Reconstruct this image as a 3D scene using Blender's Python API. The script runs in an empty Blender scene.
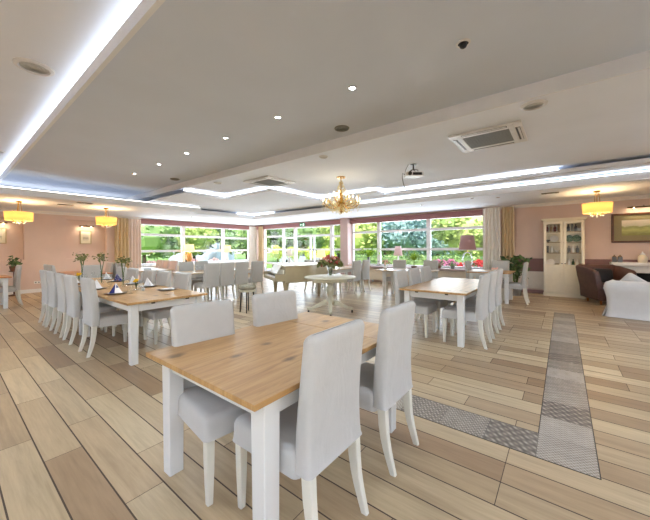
import bpy, math, random
from mathutils import Matrix, Vector
random.seed(7)
R = math.radians
PI = math.pi
sc = bpy.context.scene
COL = sc.collection

# ------------------------------------------------------------------ helpers
class M:
    """collects geometry and links it as one mesh object"""
    def __init__(s): s.v = []; s.f = []
    def add(s, vs, fs):
        o = len(s.v); s.v += [tuple(v) for v in vs]; s.f += [tuple(i + o for i in f) for f in fs]; return s
    def box(s, x0, x1, y0, y1, z0, z1):
        return s.add([(x0,y0,z0),(x1,y0,z0),(x1,y1,z0),(x0,y1,z0),(x0,y0,z1),(x1,y0,z1),(x1,y1,z1),(x0,y1,z1)],
                     [(3,2,1,0),(4,5,6,7),(0,1,5,4),(1,2,6,5),(2,3,7,6),(3,0,4,7)])
    def cbox(s, c, d):
        return s.box(c[0]-d[0]/2, c[0]+d[0]/2, c[1]-d[1]/2, c[1]+d[1]/2, c[2]-d[2]/2, c[2]+d[2]/2)
    def loft(s, rings, cap0=True, cap1=True, closed=True):
        n = len(rings[0]); vs = [p for r in rings for p in r]; fs = []
        m = n if closed else n - 1
        for k in range(len(rings)-1):
            for i in range(m):
                j = (i+1) % n
                fs.append((k*n+i, k*n+j, (k+1)*n+j, (k+1)*n+i))
        if cap0: fs.append(tuple(range(n-1, -1, -1)))
        if cap1: fs.append(tuple((len(rings)-1)*n + i for i in range(n)))
        return s.add(vs, fs)
    def lathe(s, prof, c=(0,0,0), n=20, cap0=True, cap1=True):
        rings = [[(c[0]+r*math.cos(2*PI*i/n), c[1]+r*math.sin(2*PI*i/n), c[2]+z) for i in range(n)] for r, z in prof]
        return s.loft(rings, cap0, cap1)
    def tube(s, pts, rad, n=8):
        pts = [Vector(p) for p in pts]; rings = []
        rs = rad if isinstance(rad, (list, tuple)) else [rad]*len(pts)
        up = Vector((0,0,1))
        for i, p in enumerate(pts):
            t = (pts[min(i+1,len(pts)-1)] - pts[max(i-1,0)]).normalized()
            a = t.cross(up)
            if a.length < 1e-3: a = t.cross(Vector((0,1,0)))
            a.normalize(); b = t.cross(a).normalized()
            rings.append([tuple(p + a*rs[i]*math.cos(2*PI*k/n) + b*rs[i]*math.sin(2*PI*k/n)) for k in range(n)])
        return s.loft(rings)
    def prism(s, poly, z0, z1):
        return s.loft([[(x,y,z0) for x,y in poly], [(x,y,z1) for x,y in poly]])
    def ball(s, c, r, n=10, m=6):
        rx, ry, rz = r if isinstance(r, (tuple, list)) else (r,r,r)
        rings = []
        for k in range(m+1):
            t = -PI/2 + PI*k/m; cr = max(math.cos(t), 0.02)
            rings.append([(c[0]+rx*cr*math.cos(2*PI*i/n), c[1]+ry*cr*math.sin(2*PI*i/n), c[2]+rz*math.sin(t)) for i in range(n)])
        return s.loft(rings)
    def leaves(s, n, sample, size, droop=0.0):
        for _ in range(n):
            p = Vector(sample()); L = size*random.uniform(.6, 1.3)
            d = Vector((random.gauss(0,1), random.gauss(0,1), random.gauss(0,.6)-droop)).normalized()
            w = d.cross(Vector((random.gauss(0,1), random.gauss(0,1), random.gauss(0,1)))).normalized()*L*.32
            nrm = d.cross(w).normalized()*L*.1
            s.add([p-d*L*.5, p+w+nrm, p+d*L*.5, p-w+nrm], [(0,1,2),(0,2,3)])
        return s
    def xf(s, mat):
        s.v = [tuple(mat @ Vector(v)) for v in s.v]; return s
    def build(s, name, mat, parent=None, smooth=None, bevel=0, seg=2, loc=None):
        me = bpy.data.meshes.new(name); me.from_pydata(s.v, [], s.f); me.update()
        if mat: me.materials.append(mat)
        if smooth:
            for p in me.polygons: p.use_smooth = True
            me.set_sharp_from_angle(angle=R(smooth))
        o = bpy.data.objects.new(name, me); COL.objects.link(o)
        if parent: o.parent = parent
        if loc: o.location = loc
        if bevel:
            b = o.modifiers.new('bevel', 'BEVEL'); b.width = bevel; b.segments = seg; b.limit_method = 'ANGLE'; b.angle_limit = R(40)
            for p in me.polygons: p.use_smooth = True
            b.harden_normals = True
        return o

def tag(o, label, cat, group=None, kind=None):
    o['label'] = label; o['category'] = cat
    if group: o['group'] = group
    if kind: o['kind'] = kind
    return o
def thing(name, label, cat, loc=(0,0,0), rz=0, group=None):
    o = bpy.data.objects.new(name, None); COL.objects.link(o); o.empty_display_size = .1
    o.location = loc; o.rotation_euler = (0,0,R(rz)); return tag(o, label, cat, group)
def struct(name, m, mat, parent=None, **k):
    o = m.build(name, mat, parent, **k)
    if not parent: o['kind'] = 'structure'
    return o
KIDS = {}
def kids(o): return [c for c in bpy.data.objects if c.parent == o]
def dup(root, loc, rz, label, group=None, parent=None):
    def rec(o, par):
        c = o.copy(); COL.objects.link(c); c.parent = par
        for k in KIDS.setdefault(o.name, kids(o)): rec(k, c)
        return c
    r = rec(root, None); r.location = loc; r.rotation_euler = (0,0,R(rz)); r['label'] = label
    if group: r['group'] = group
    return r

# ------------------------------------------------------------------ materials
def srgb(r, g, b):
    f = lambda c: (c/255/12.92) if c/255 <= .04045 else ((c/255+.055)/1.055)**2.4
    return (f(r), f(g), f(b), 1)
class NT:
    def __init__(s, name):
        s.m = bpy.data.materials.new(name); s.m.use_nodes = True; s.t = s.m.node_tree
        s.b = s.t.nodes['Principled BSDF']
    def n(s, typ, **k):
        x = s.t.nodes.new(typ)
        for a, v in k.items():
            if a.startswith('i_'): x.inputs[a[2:].replace('_',' ')].default_value = v
            else: setattr(x, a, v)
        return x
    def l(s, a, b): s.t.links.new(a, b)
    def math(s, op, a, b=None):
        x = s.n('ShaderNodeMath', operation=op)
        for i, v in enumerate((a, b)):
            if v is None: continue
            if isinstance(v, (int, float)): x.inputs[i].default_value = v
            else: s.l(v, x.inputs[i])
        return x.outputs[0]
    def ramp(s, fac, stops, interp='LINEAR'):
        x = s.n('ShaderNodeValToRGB'); x.color_ramp.interpolation = interp
        e = x.color_ramp.elements
        while len(e) < len(stops): e.new(.5)
        for i, (p, c) in enumerate(stops): e[i].position = p; e[i].color = c
        s.l(fac, x.inputs[0]); return x.outputs[0]
    def mix(s, fac, a, b, mode='MIX'):
        x = s.n('ShaderNodeMix', data_type='RGBA', blend_type=mode)
        for i, v in ((0, fac), (6, a), (7, b)):
            if isinstance(v, (int, float, tuple)): x.inputs[i].default_value = v
            else: s.l(v, x.inputs[i])
        return x.outputs[2]
    def coord(s, out='Object', scale=(1,1,1), rot=(0,0,0)):
        c = s.n('ShaderNodeTexCoord'); mp = s.n('ShaderNodeMapping'); mp.inputs['Scale'].default_value = scale; mp.inputs['Rotation'].default_value = rot
        s.l(c.outputs[out], mp.inputs[0]); return mp.outputs[0]
    def noise(s, vec, scale=5, detail=3, rough=.5, dist=0):
        x = s.n('ShaderNodeTexNoise'); x.inputs['Scale'].default_value = scale; x.inputs['Detail'].default_value = detail
        x.inputs['Roughness'].default_value = rough; x.inputs['Distortion'].default_value = dist
        s.l(vec, x.inputs['Vector']); return x.outputs[0]
    def bump(s, h, strength=.2, dist=.01):
        x = s.n('ShaderNodeBump'); x.inputs['Strength'].default_value = strength; x.inputs['Distance'].default_value = dist
        s.l(h, x.inputs['Height']); s.l(x.outputs[0], s.b.inputs['Normal'])
def simple(name, col, rough=.6, metal=0, var=.06, scale=8, bump=0, spec=.5, sheen=0):
    t = NT(name); v = t.coord('Object'); nz = t.noise(v, scale, 4)
    lo = tuple(c*(1-var) for c in col[:3])+(1,); hi = tuple(min(1, c*(1+var)) for c in col[:3])+(1,)
    t.l(t.ramp(nz, [(.3, lo), (.7, hi)]), t.b.inputs['Base Color'])
    t.b.inputs['Roughness'].default_value = rough; t.b.inputs['Metallic'].default_value = metal
    t.b.inputs['Specular IOR Level'].default_value = spec
    if sheen: t.b.inputs['Sheen Weight'].default_value = sheen
    if bump: t.bump(t.noise(v, scale*6, 3), bump, .004)
    return t.m
def emit(name, col, strength):
    t = NT(name); t.b.inputs['Base Color'].default_value = col
    t.b.inputs['Emission Color'].default_value = col; t.b.inputs['Emission Strength'].default_value = strength
    return t.m

WHITE_CEIL = simple('ceiling_white_paint', srgb(234,240,250), .8, var=.02, scale=1.5)
GREY_CEIL = simple('ceiling_slab_grey', srgb(210,219,233), .8, var=.025, scale=1.2)  # even grey, darker than the white of the adjoining ceiling
FASCIA = simple('fascia_white_paint', srgb(230,233,237), .7, var=.02)
PINK = simple('pink_wall_plaster', srgb(220,196,184), .8, var=.03, scale=2.5)
PLUM = simple('plum_wall_band', srgb(132,98,96), .7, var=.05)
PALE_PANEL = simple('pale_panel_paint', srgb(222,212,202), .6, var=.03)
TRIMW = simple('white_trim_paint', srgb(240,238,235), .45, var=.02)
VAL = simple('mauve_blind_fabric', srgb(158,112,112), .8, var=.08, scale=20)
SILL = simple('mauve_sill_paint', srgb(176,152,146), .5, var=.04)
CREAM = simple('cream_panel', srgb(232,220,200), .5, var=.03)
WFRAME = simple('white_window_frame', srgb(238,238,242), .4, var=.02)
WOODW = simple('white_painted_wood', srgb(222,222,219), .4, var=.03, scale=3)
LEGW = simple('ivory_painted_leg', srgb(222,219,206), .4, var=.04, scale=6)
BLACK = simple('black_plastic', srgb(24,24,26), .4)
DARKM = simple('dark_metal', srgb(60,56,52), .35, .8)
CHROME = simple('chrome_metal', srgb(200,200,205), .15, 1)
STEEL = simple('white_metal', srgb(225,225,225), .4)
GOLD = simple('gold_metal', srgb(205,160,80), .25, 1)
BRASS = simple('aged_brass', srgb(120,96,60), .35, .9)
GREYG = simple('grey_grille', srgb(128,130,126), .6, var=.1, scale=60)
PIANOM = simple('olive_cream_lacquer', srgb(176,164,134), .22, var=.03)
PIANOL = simple('pale_cream_lacquer', srgb(226,222,205), .25, var=.03)
PEDM = simple('sage_cream_paint', srgb(206,202,180), .4, var=.04)
LEATHER = simple('brown_leather', srgb(84,56,50), .42, var=.2, scale=9, bump=.25)
LEATHER2 = simple('tan_brown_leather', srgb(112,70,50), .45, var=.2, scale=9, bump=.25)
DCUSH = simple('black_cushion_fabric', srgb(30,26,28), .7, var=.2)
CABW = simple('cream_cabinet_paint', srgb(236,228,208), .4, var=.03)
CABIN = simple('cabinet_interior_wood', srgb(170,150,118), .6, var=.06)
BLUE = simple('navy_napkin_cloth', srgb(34,44,120), .8, var=.15, scale=30)
NAPW = simple('white_napkin_cloth', srgb(240,240,242), .85, var=.04, scale=20)
CHINA = simple('white_china', srgb(244,243,240), .15, var=.01)
PLATEB = simple('bronze_charger', srgb(92,74,58), .3, .5, var=.1)
SILVER = simple('silver_plate_metal', srgb(150,150,155), .25, .9)
TERRA = simple('brown_pot_glaze', srgb(110,72,54), .4, var=.1)
GPOT = simple('grey_pot', srgb(120,116,112), .5, var=.1)
STEMG = simple('green_stem', srgb(78,96,44), .6, var=.2)
BARK = simple('tree_bark', srgb(92,74,58), .9, var=.25)
YEL = simple('yellow_petal', srgb(236,190,30), .6, var=.2, scale=60)
PINKF = simple('pink_petal', srgb(238,140,170), .6, var=.2, scale=40)
REDF = simple('red_petal', srgb(228,66,60), .6, var=.25, scale=40)
RUST = simple('rust_red_petal', srgb(172,72,62), .6, var=.35, scale=60)
PEACH = simple('peach_petal', srgb(240,190,176), .6, var=.2, scale=40)
LAWN = simple('lawn_grass', srgb(128,160,72), .9, var=.25, scale=6)
PAVE = simple('pale_terrace_paving', srgb(196,190,182), .8, var=.08, scale=3)
HOUSE = simple('pale_blue_house_render', srgb(196,206,224), .7, var=.05, scale=2)
ROOFM = simple('slate_roof', srgb(100,108,128), .7, var=.15)
SOOT = simple('black_firebox', srgb(16,14,14), .8)
BROWNF = simple('dark_walnut_frame', srgb(96,58,36), .4, var=.2, scale=12)
MATB = simple('olive_mat_board', srgb(150,140,104), .8, var=.1, scale=60)
AMBERG = simple('amber_ceramic', srgb(224,160,84), .3, var=.12)
WCER = simple('white_ceramic', srgb(238,238,240), .25, var=.02)
GREENP = simple('exit_green', srgb(40,150,100), .5)
BOOKR = simple('book_maroon', srgb(110,50,44), .6, var=.1)
BOOKG = simple('book_green', srgb(60,96,64), .6, var=.1)
BOOKT = simple('book_tan', srgb(180,150,110), .6, var=.1)
GREYB = simple('smoky_grey_ceramic', srgb(90,92,98), .3, var=.1)
CAR = simple('silver_car_paint', srgb(190,196,206), .2, .3)
CARG = simple('car_window_tint', srgb(60,72,84), .1)
LED = emit('led_strip_diffuser', (.84,.91,1,1), 11)
TROUGH_FILL = emit('trough_fill_glow', (.97,.95,.92,1), 1.5)  # glow of the added trough strip
LEDN = emit('led_strip_neutral', (1,.97,.92,1), 5)
LEDS = emit('led_strip_dim', (.84,.91,1,1), 5)
BULB = emit('warm_bulb', (1,.78,.45,1), 30)
SPOTL = emit('spot_lens', (1,.96,.9,1), 40)

def fabric(name, col, warm=0):
    t = NT(name); v = t.coord('Object'); nz = t.noise(v, 6, 4, .6)
    lo = tuple(c*.93 for c in col[:3])+(1,)
    t.l(t.ramp(nz, [(.3, lo), (.7, col)]), t.b.inputs['Base Color'])
    t.b.inputs['Roughness'].default_value = .9; t.b.inputs['Sheen Weight'].default_value = .15
    w = t.noise(t.coord('Object', (1,1,.6)), 7, 3, .55, 1.2); fine = t.noise(v, 260, 2)
    t.bump(t.math('ADD', w, t.math('MULTIPLY', fine, .12)), .28, .02); return t.m
FAB = fabric('white_slipcover_cotton', srgb(190,188,184))
FABP = fabric('pinkish_chair_cotton', srgb(226,204,198))
FABS = fabric('sofa_slipcover_cotton', srgb(214,212,210))
CURW = fabric('white_curtain_linen', srgb(244,238,230))
CURB = fabric('sand_curtain_linen', srgb(224,202,164))
CURP = fabric('pale_pink_curtain_voile', srgb(244,226,216))

def glass(name, gloss=.12, tint=(1,1,1,1)):
    t = NT(name); nt = t.t; out = [n for n in nt.nodes if n.type == 'OUTPUT_MATERIAL'][0]; nt.nodes.remove(t.b)
    a = t.n('ShaderNodeBsdfTransparent'); a.inputs[0].default_value = tint
    b = t.n('ShaderNodeBsdfGlossy'); b.inputs['Roughness'].default_value = .03
    lw = t.n('ShaderNodeLayerWeight'); lw.inputs[0].default_value = .15
    fac = t.math('ADD', t.math('MULTIPLY', lw.outputs['Fresnel'], .35), gloss*.15)
    mx = t.n('ShaderNodeMixShader'); t.l(fac, mx.inputs[0]); t.l(a.outputs[0], mx.inputs[1]); t.l(b.outputs[0], mx.inputs[2])
    t.l(mx.outputs[0], out.inputs[0]); return t.m
GLASS = glass('window_glass', .08)
CGLASS = glass('clear_glassware', .3, (.96,.98,.98,1))
CRYS = glass('amber_crystal', .5, (1,.88,.62,1))

def leafmat(name, c1, c2, trans=.25):
    t = NT(name); g = t.n('ShaderNodeNewGeometry'); v = t.coord('Object')
    r = t.math('ADD', t.math('MULTIPLY', g.outputs['Random Per Island'], .6), t.math('MULTIPLY', t.noise(v, 1.3, 3), .4))
    t.l(t.ramp(r, [(.15, c1), (.85, c2)]), t.b.inputs['Base Color']); t.b.inputs['Roughness'].default_value = .6
    t.b.inputs['Transmission Weight'].default_value = 0; return t.m
LF_MID = leafmat('mid_green_leaves', srgb(78,112,66), srgb(158,186,112))
LF_YEL = leafmat('yellow_green_leaves', srgb(118,146,70), srgb(200,212,124))
LF_BLUE = leafmat('blue_green_needles', srgb(92,128,122), srgb(176,204,200))
LF_DARK = leafmat('dark_green_leaves', srgb(44,68,40), srgb(104,134,78))
LF_LIME = leafmat('lime_bush_leaves', srgb(140,170,40), srgb(214,224,84))
LF_BRIGHT = leafmat('bright_grass_leaves', srgb(96,160,36), srgb(184,216,84))
LF_OLIVE = leafmat('olive_leaves', srgb(84,92,48), srgb(140,140,84))

def plank_mat():
    t = NT('wood_look_floor_planks'); v = t.coord('Object', rot=(0,0,0))
    sep = t.n('ShaderNodeSeparateXYZ'); t.l(v, sep.inputs[0]); X, Y = sep.outputs[0], sep.outputs[1]
    W, L = .205, 1.2
    u = t.math('DIVIDE', t.math('SUBTRACT', X, .42), W); row = t.math('FLOOR', u); fu = t.math('FRACT', u)
    wn = t.n('ShaderNodeTexWhiteNoise', noise_dimensions='1D'); t.l(row, wn.inputs['W'])
    w = t.math('ADD', t.math('DIVIDE', t.math('SUBTRACT', Y, 1.9), L), t.math('MULTIPLY', t.math('FLOOR', t.math('MULTIPLY', wn.outputs[0], 3)), .3333))
    colm = t.math('FLOOR', w); fw = t.math('FRACT', w)
    cmb = t.n('ShaderNodeCombineXYZ'); t.l(row, cmb.inputs[0]); t.l(colm, cmb.inputs[1])
    wn2 = t.n('ShaderNodeTexWhiteNoise', noise_dimensions='2D'); t.l(cmb.outputs[0], wn2.inputs['Vector'])
    pid = wn2.outputs[0]
    du = t.math('MULTIPLY', t.math('MINIMUM', fu, t.math('SUBTRACT', 1, fu)), W)
    dw = t.math('MULTIPLY', t.math('MINIMUM', fw, t.math('SUBTRACT', 1, fw)), L)
    grout = t.math('MAXIMUM', t.math('LESS_THAN', du, .0042), t.math('LESS_THAN', dw, .0022))
    # grain stretched along Y, shifted per plank
    off = t.n('ShaderNodeCombineXYZ'); t.l(t.math('MULTIPLY', X, 15), off.inputs[0])
    t.l(t.math('ADD', t.math('MULTIPLY', Y, 1.0), t.math('MULTIPLY', pid, 37)), off.inputs[1]); t.l(t.math('MULTIPLY', pid, 11), off.inputs[2])
    g1 = t.noise(off.outputs[0], 1.1, 5, .6, .5); g2 = t.noise(off.outputs[0], 5, 4, .6, .2)
    base = t.ramp(pid, [(0, srgb(194,173,140)), (.3, srgb(176,153,121)), (.55, srgb(204,185,151)), (.8, srgb(152,124,95)), (1, srgb(188,165,132))])
    tone = t.ramp(g1, [(.3, (.79,.77,.75,1)), (.5, (.97,.97,.96,1)), (.7, (1.08,1.08,1.08,1))])
    c = t.mix(1, base, tone, 'MULTIPLY'); c = t.mix(.6, c, t.ramp(g2, [(.3, (.82,.8,.78,1)), (.65, (1,1,1,1))]), 'MULTIPLY')
    c = t.mix(grout, c, srgb(78,64,52))
    t.l(c, t.b.inputs['Base Color'])
    rr = t.math('ADD', t.math('MULTIPLY', g1, .14), .27); t.l(t.math('ADD', rr, t.math('MULTIPLY', grout, .4)), t.b.inputs['Roughness'])
    t.b.inputs['Specular IOR Level'].default_value = .38
    t.bump(t.math('SUBTRACT', t.math('MULTIPLY', g2, .02), grout), .15, .002); return t.m
FLOORM = plank_mat()

def tile_mat():
    t = NT('patchwork_ornament_tiles'); v = t.coord('Object')
    sc3 = t.n('ShaderNodeVectorMath', operation='SCALE'); sc3.inputs['Scale'].default_value = 1/.32; av = t.n('ShaderNodeVectorMath', operation='ADD'); av.inputs[1].default_value = (-2.45,.17,0); t.l(v, av.inputs[0]); t.l(av.outputs[0], sc3.inputs[0])
    fl = t.n('ShaderNodeVectorMath', operation='FLOOR'); t.l(sc3.outputs[0], fl.inputs[0])
    fr = t.n('ShaderNodeVectorMath', operation='FRACTION'); t.l(sc3.outputs[0], fr.inputs[0])
    wn = t.n('ShaderNodeTexWhiteNoise', noise_dimensions='2D'); t.l(fl.outputs[0], wn.inputs['Vector']); pid = wn.outputs[0]
    sp = t.n('ShaderNodeSeparateXYZ'); t.l(fr.outputs[0], sp.inputs[0])
    a = t.math('SUBTRACT', sp.outputs[0], .5); b = t.math('SUBTRACT', sp.outputs[1], .5)
    kf = t.math('ADD', t.math('MULTIPLY', t.math('FLOOR', t.math('MULTIPLY', pid, 4)), 12.566), 25.133)
    sn = lambda q: t.math('SINE', t.math('MULTIPLY', q, kf))
    p1 = t.math('MULTIPLY', sn(a), sn(b)); dg = t.math('MULTIPLY', t.math('SINE', t.math('MULTIPLY', t.math('ADD', a, b), t.math('MULTIPLY', kf, .5))), t.math('SINE', t.math('MULTIPLY', t.math('SUBTRACT', a, b), t.math('MULTIPLY', kf, 1.5))))
    pat = t.math('ADD', p1, dg); wear = t.noise(v, 9, 5, .65)
    k = t.math('ADD', t.math('MULTIPLY', pat, .22), t.math('ADD', t.math('MULTIPLY', pid, .42), t.math('MULTIPLY', wear, .5)))
    c = t.ramp(k, [(.1, srgb(92,84,76)), (.45, srgb(138,128,116)), (.85, srgb(190,182,170))])
    ed = t.math('MINIMUM', t.math('SUBTRACT', .5, t.math('ABSOLUTE', a)), t.math('SUBTRACT', .5, t.math('ABSOLUTE', b)))
    c = t.mix(t.math('LESS_THAN', ed, .005), c, srgb(96,88,82))
    t.l(c, t.b.inputs['Base Color']); t.b.inputs['Roughness'].default_value = .38; return t.m
TILE = tile_mat()

def pine_mat(name, c0, c1, c2, rough=.28):
    t = NT(name); oi = t.n('ShaderNodeObjectInfo'); v = t.coord('Object')
    ad = t.n('ShaderNodeVectorMath', operation='ADD'); t.l(v, ad.inputs[0])
    rv = t.n('ShaderNodeCombineXYZ'); t.l(t.math('MULTIPLY', oi.outputs['Random'], 13), rv.inputs[0]); t.l(rv.outputs[0], ad.inputs[1])
    sp = t.n('ShaderNodeSeparateXYZ'); t.l(v, sp.inputs[0])
    brd = t.math('FLOOR', t.math('DIVIDE', sp.outputs[1], .13)); wn = t.n('ShaderNodeTexWhiteNoise', noise_dimensions='1D'); t.l(brd, wn.inputs['W'])
    st = t.n('ShaderNodeMapping'); st.inputs['Scale'].default_value = (1.2, 12, 1); t.l(ad.outputs[0], st.inputs[0])
    g = t.noise(st.outputs[0], 2.2, 6, .6, .8)
    kn = t.n('ShaderNodeTexVoronoi'); kn.inputs['Scale'].default_value = 1
    km = t.n('ShaderNodeMapping'); km.inputs['Scale'].default_value = (2.6, 4.6, 1); km.inputs['Location'].default_value = (.37,.2,0); t.l(ad.outputs[0], km.inputs[0])
    nzv = t.n('ShaderNodeTexNoise'); nzv.inputs['Scale'].default_value = 9; t.l(ad.outputs[0], nzv.inputs['Vector'])
    mv = t.n('ShaderNodeVectorMath', operation='MULTIPLY_ADD'); t.l(nzv.outputs['Color'], mv.inputs[0]); mv.inputs[1].default_value = (.25,.25,0); t.l(km.outputs[0], mv.inputs[2])
    t.l(mv.outputs[0], kn.inputs['Vector'])
    knot = t.ramp(kn.outputs['Distance'], [(.06, (1,1,1,1)), (.17, (0,0,0,1))])
    c = t.ramp(g, [(.25, c0), (.5, c1), (.8, c2)])
    c = t.mix(t.math('MULTIPLY', wn.outputs[0], .22), c, c0); c = t.mix(t.math('MULTIPLY', knot, .8), c, tuple(x*.32 for x in c0[:3])+(1,))
    t.l(c, t.b.inputs['Base Color']); t.b.inputs['Roughness'].default_value = rough
    t.bump(g, .06, .003); return t.m
PINE = pine_mat('honey_pine_wood', srgb(152,112,64), srgb(184,142,88), srgb(204,166,112), .36)
OAKP = pine_mat('pale_oak_wood', srgb(186,160,128), srgb(208,184,152), srgb(222,204,176), .33)
ORANGE = pine_mat('orange_brown_wood', srgb(150,92,44), srgb(182,118,62), srgb(198,136,80))

def shade_mat(name, col, glow):
    t = NT(name); nt = t.t; out = [n for n in nt.nodes if n.type == 'OUTPUT_MATERIAL'][0]; nt.nodes.remove(t.b)
    d = t.n('ShaderNodeBsdfDiffuse'); d.inputs[0].default_value = col; tr = t.n('ShaderNodeBsdfTranslucent'); tr.inputs[0].default_value = col
    mx = t.n('ShaderNodeMixShader'); mx.inputs[0].default_value = .5; t.l(d.outputs[0], mx.inputs[1]); t.l(tr.outputs[0], mx.inputs[2])
    e = t.n('ShaderNodeEmission'); e.inputs[0].default_value = col; e.inputs[1].default_value = glow
    ad = t.n('ShaderNodeAddShader'); t.l(mx.outputs[0], ad.inputs[0]); t.l(e.outputs[0], ad.inputs[1]); t.l(ad.outputs[0], out.inputs[0]); return t.m
SHADE = shade_mat('lit_yellow_drum_shade', srgb(248,214,140), .3)
SHADEL = shade_mat('lit_ivory_shade', srgb(250,226,178), .5)
SHADEW = shade_mat('white_lamp_shade', srgb(244,240,234), .08)
SHADEL2 = shade_mat('blush_lamp_shade', srgb(226,206,204), .05)
SHADEP = shade_mat('mauve_lamp_shade', srgb(190,160,156), .03)

# ------------------------------------------------------------------ room constants
XR, YL = 11.15, 13.9            # the window wall on the right, the wall on the left
XB, YB = -3.6, -4.2             # walls behind the camera
SOF, T1, MID, GREY, LEFT = 2.70, 2.92, 3.06, 3.22, 3.46

struct('floor', M().box(XB, XR+.25, YB, YL+.25, -.12, 0), FLOORM)
b = M(); b.box(2.45, 8.1, -.17, .15, 0, .002); b.box(2.45, 2.77, .15, 3.2, 0, .002)
struct('trim_1', b, TILE)
b = M()
for x0,x1,y0,y1 in ((2.445,2.45,-.175,3.2),(2.77,2.775,.15,3.2),(2.45,8.1,-.175,-.17),(2.775,8.1,.15,.155),(8.1,8.105,-.175,.155)): b.box(x0,x1,y0,y1,0,.0022)
struct('trim_2', b, DARKM)

# ceiling levels
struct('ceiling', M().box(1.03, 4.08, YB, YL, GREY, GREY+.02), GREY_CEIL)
b = M(); b.box(XB, 4.1, YB, YL, LEFT, LEFT+.06); b.box(4.1, XR, YB, YL, MID, MID+.4)
b.box(XB, 5.7, 10.1, YL, SOF, SOF+.04); b.box(5.7, XR, 10.6, YL, SOF, SOF+.04); b.box(8.48, XR, YB, 10.6, SOF, SOF+.04)
b.box(4.1, 5.42, 8.1, 11.2, T1, T1+.03); b.box(5.42, 7.45, 6.1, 11.2, T1, T1+.03); b.box(7.45, 7.95, 4.05, 11.2, T1, T1+.03); b.box(7.95, 9.6, YB, 11.2, T1, T1+.03)
struct('ceiling_white', b, WHITE_CEIL)
# upright lips (fascias)
b = M()
b.box(.99, 1.03, YB, YL, GREY, GREY+.14)
b.box(4.08, 4.1, YB, YL, MID-.004, GREY+.03)
LIP = SOF+.15
b.box(XB, 5.7, 10.07, 10.1, SOF-.004, LIP); b.box(5.7, 5.73, 10.07, 10.6, SOF-.004, LIP); b.box(5.73, 8.45, 10.57, 10.6, SOF-.004, LIP); b.box(8.45, 8.48, YB, 10.6, SOF-.004, LIP)
L1 = T1+.075
b.box(4.1, 5.42, 8.07, 8.1, T1-.004, L1); b.box(5.39, 5.42, 6.07, 8.07, T1-.004, L1); b.box(5.42, 7.45, 6.07, 6.1, T1-.004, L1); b.box(7.42, 7.45, 4.02, 6.07, T1-.004, L1)
b.box(7.45, 7.95, 4.02, 4.05, T1-.004, L1); b.box(7.92, 7.95, YB, 4.02, T1-.004, L1)
struct('trim_3', b, FASCIA)
# LED strips glowing along the tops of the lips
def led(name, label, boxes, mat):
    m = M()
    for q in boxes: m.box(*q)
    tag(m.build(name, mat), label, 'light', 'cove light strips')
led('led_strip', 'long white light strip along the left edge of the grey ceiling', [(.995,1.025,YB,YL-.3,GREY+.14,GREY+.16)], LEDS)
led('led_strip', 'white light strip on the ceiling lip above the pendants by the pink wall', [(XB,5.69,10.075,10.095,LIP,LIP+.016)], LEDN)
led('led_strip', 'added white fill strip hidden deep in the light trough over the pink wall', [(XB,4.0,11.7,12.1,SOF+.05,SOF+.07)], TROUGH_FILL)  # unseen strip added to brighten the far end of the grey slab
led('led_strip', 'lower white light strip of the two along the right-hand ceiling', [(8.455,8.475,YB,5.2,LIP,LIP+.014)], LED)
led('led_strip', 'short white light strip at the far corner of the lower ceiling lip', [(8.455,8.475,9.3,10.6,LIP,LIP+.014),(7.6,8.45,10.575,10.595,LIP,LIP+.014)], LED)
led('led_strip', 'upper zigzag white light strip stepping round the chandelier ceiling', [(4.1,5.4,8.075,8.095,L1,L1+.012),(5.395,5.415,6.1,8.095,L1,L1+.012),(5.415,7.43,6.075,6.095,L1,L1+.012),
    (7.425,7.445,4.05,6.095,L1,L1+.012),(7.445,7.93,4.025,4.045,L1,L1+.012),(7.925,7.945,.06,4.045,L1,L1+.012)], LED)

# ---- walls
def wall_x(name, x, th, holes, y0, y1, z1, mat, dirn):   # wall in a plane of constant X
    ys = sorted({y0, y1, *[h[0] for h in holes], *[h[1] for h in holes]}); b = M()
    for a, c in zip(ys, ys[1:]):
        cut = [h for h in holes if h[0] <= a and h[1] >= c]
        if not cut: b.box(min(x,x+dirn*th), max(x,x+dirn*th), a, c, 0, z1)
        else:
            z = 0
            for h in sorted(cut, key=lambda q: q[2]):
                if h[2] > z: b.box(min(x,x+dirn*th), max(x,x+dirn*th), a, c, z, h[2])
                z = h[3]
            if z < z1: b.box(min(x,x+dirn*th), max(x,x+dirn*th), a, c, z, z1)
    return struct(name, b, mat)
def swapxy(o):
    for v in o.data.vertices: v.co = (v.co.y, v.co.x, v.co.z)
    o.data.flip_normals()
HT = 3.55
wall_x('wall_right', XR, .25, [(2.03,7.28,.66,2.52),(7.67,13.15,.0,2.52)], YB, YL+.25, HT, PINK, 1)
w = wall_x('wall_left', YL, .25, [(5.15,10.85,.72,2.52)], XB, XR, HT, PINK, 1); swapxy(w)
# niches of the left wall: raised surround boards leave the recess
b = M(); N0, N1 = YL-.2, YL
for x0,x1 in ((XB,-.2),(1.70,2.76),(3.95,5.12)): b.box(x0,x1,N0,N1,0,SOF)
for x0,x1 in ((-.2,1.70),(2.76,3.95)): b.box(x0,x1,N0,N1,0,1.09); b.box(x0,x1,N0,N1,2.46,SOF)
struct('wall_left_panel', b, PINK)
w = wall_x('wall_back', YB, .2, [(-2.6,1.2,.7,2.6),(2.4,6.8,.7,2.6)], XB-.2, XR, HT, PINK, -1); swapxy(w)  # openings added for the unseen fill windows
wall_x('wall_side', XB, .2, [(-3,2.2,.7,2.6),(3.6,9,.7,2.6)], YB, YL, HT, PINK, -1)  # openings added here too, for ceiling fill
b = M(); b.box(XR-.03, XR, YB, 1.95, .66, 1.05); struct('trim_4', b, PLUM)
b = M(); b.box(XR-.035, XR, YB, 1.95, .14, .66)
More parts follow.
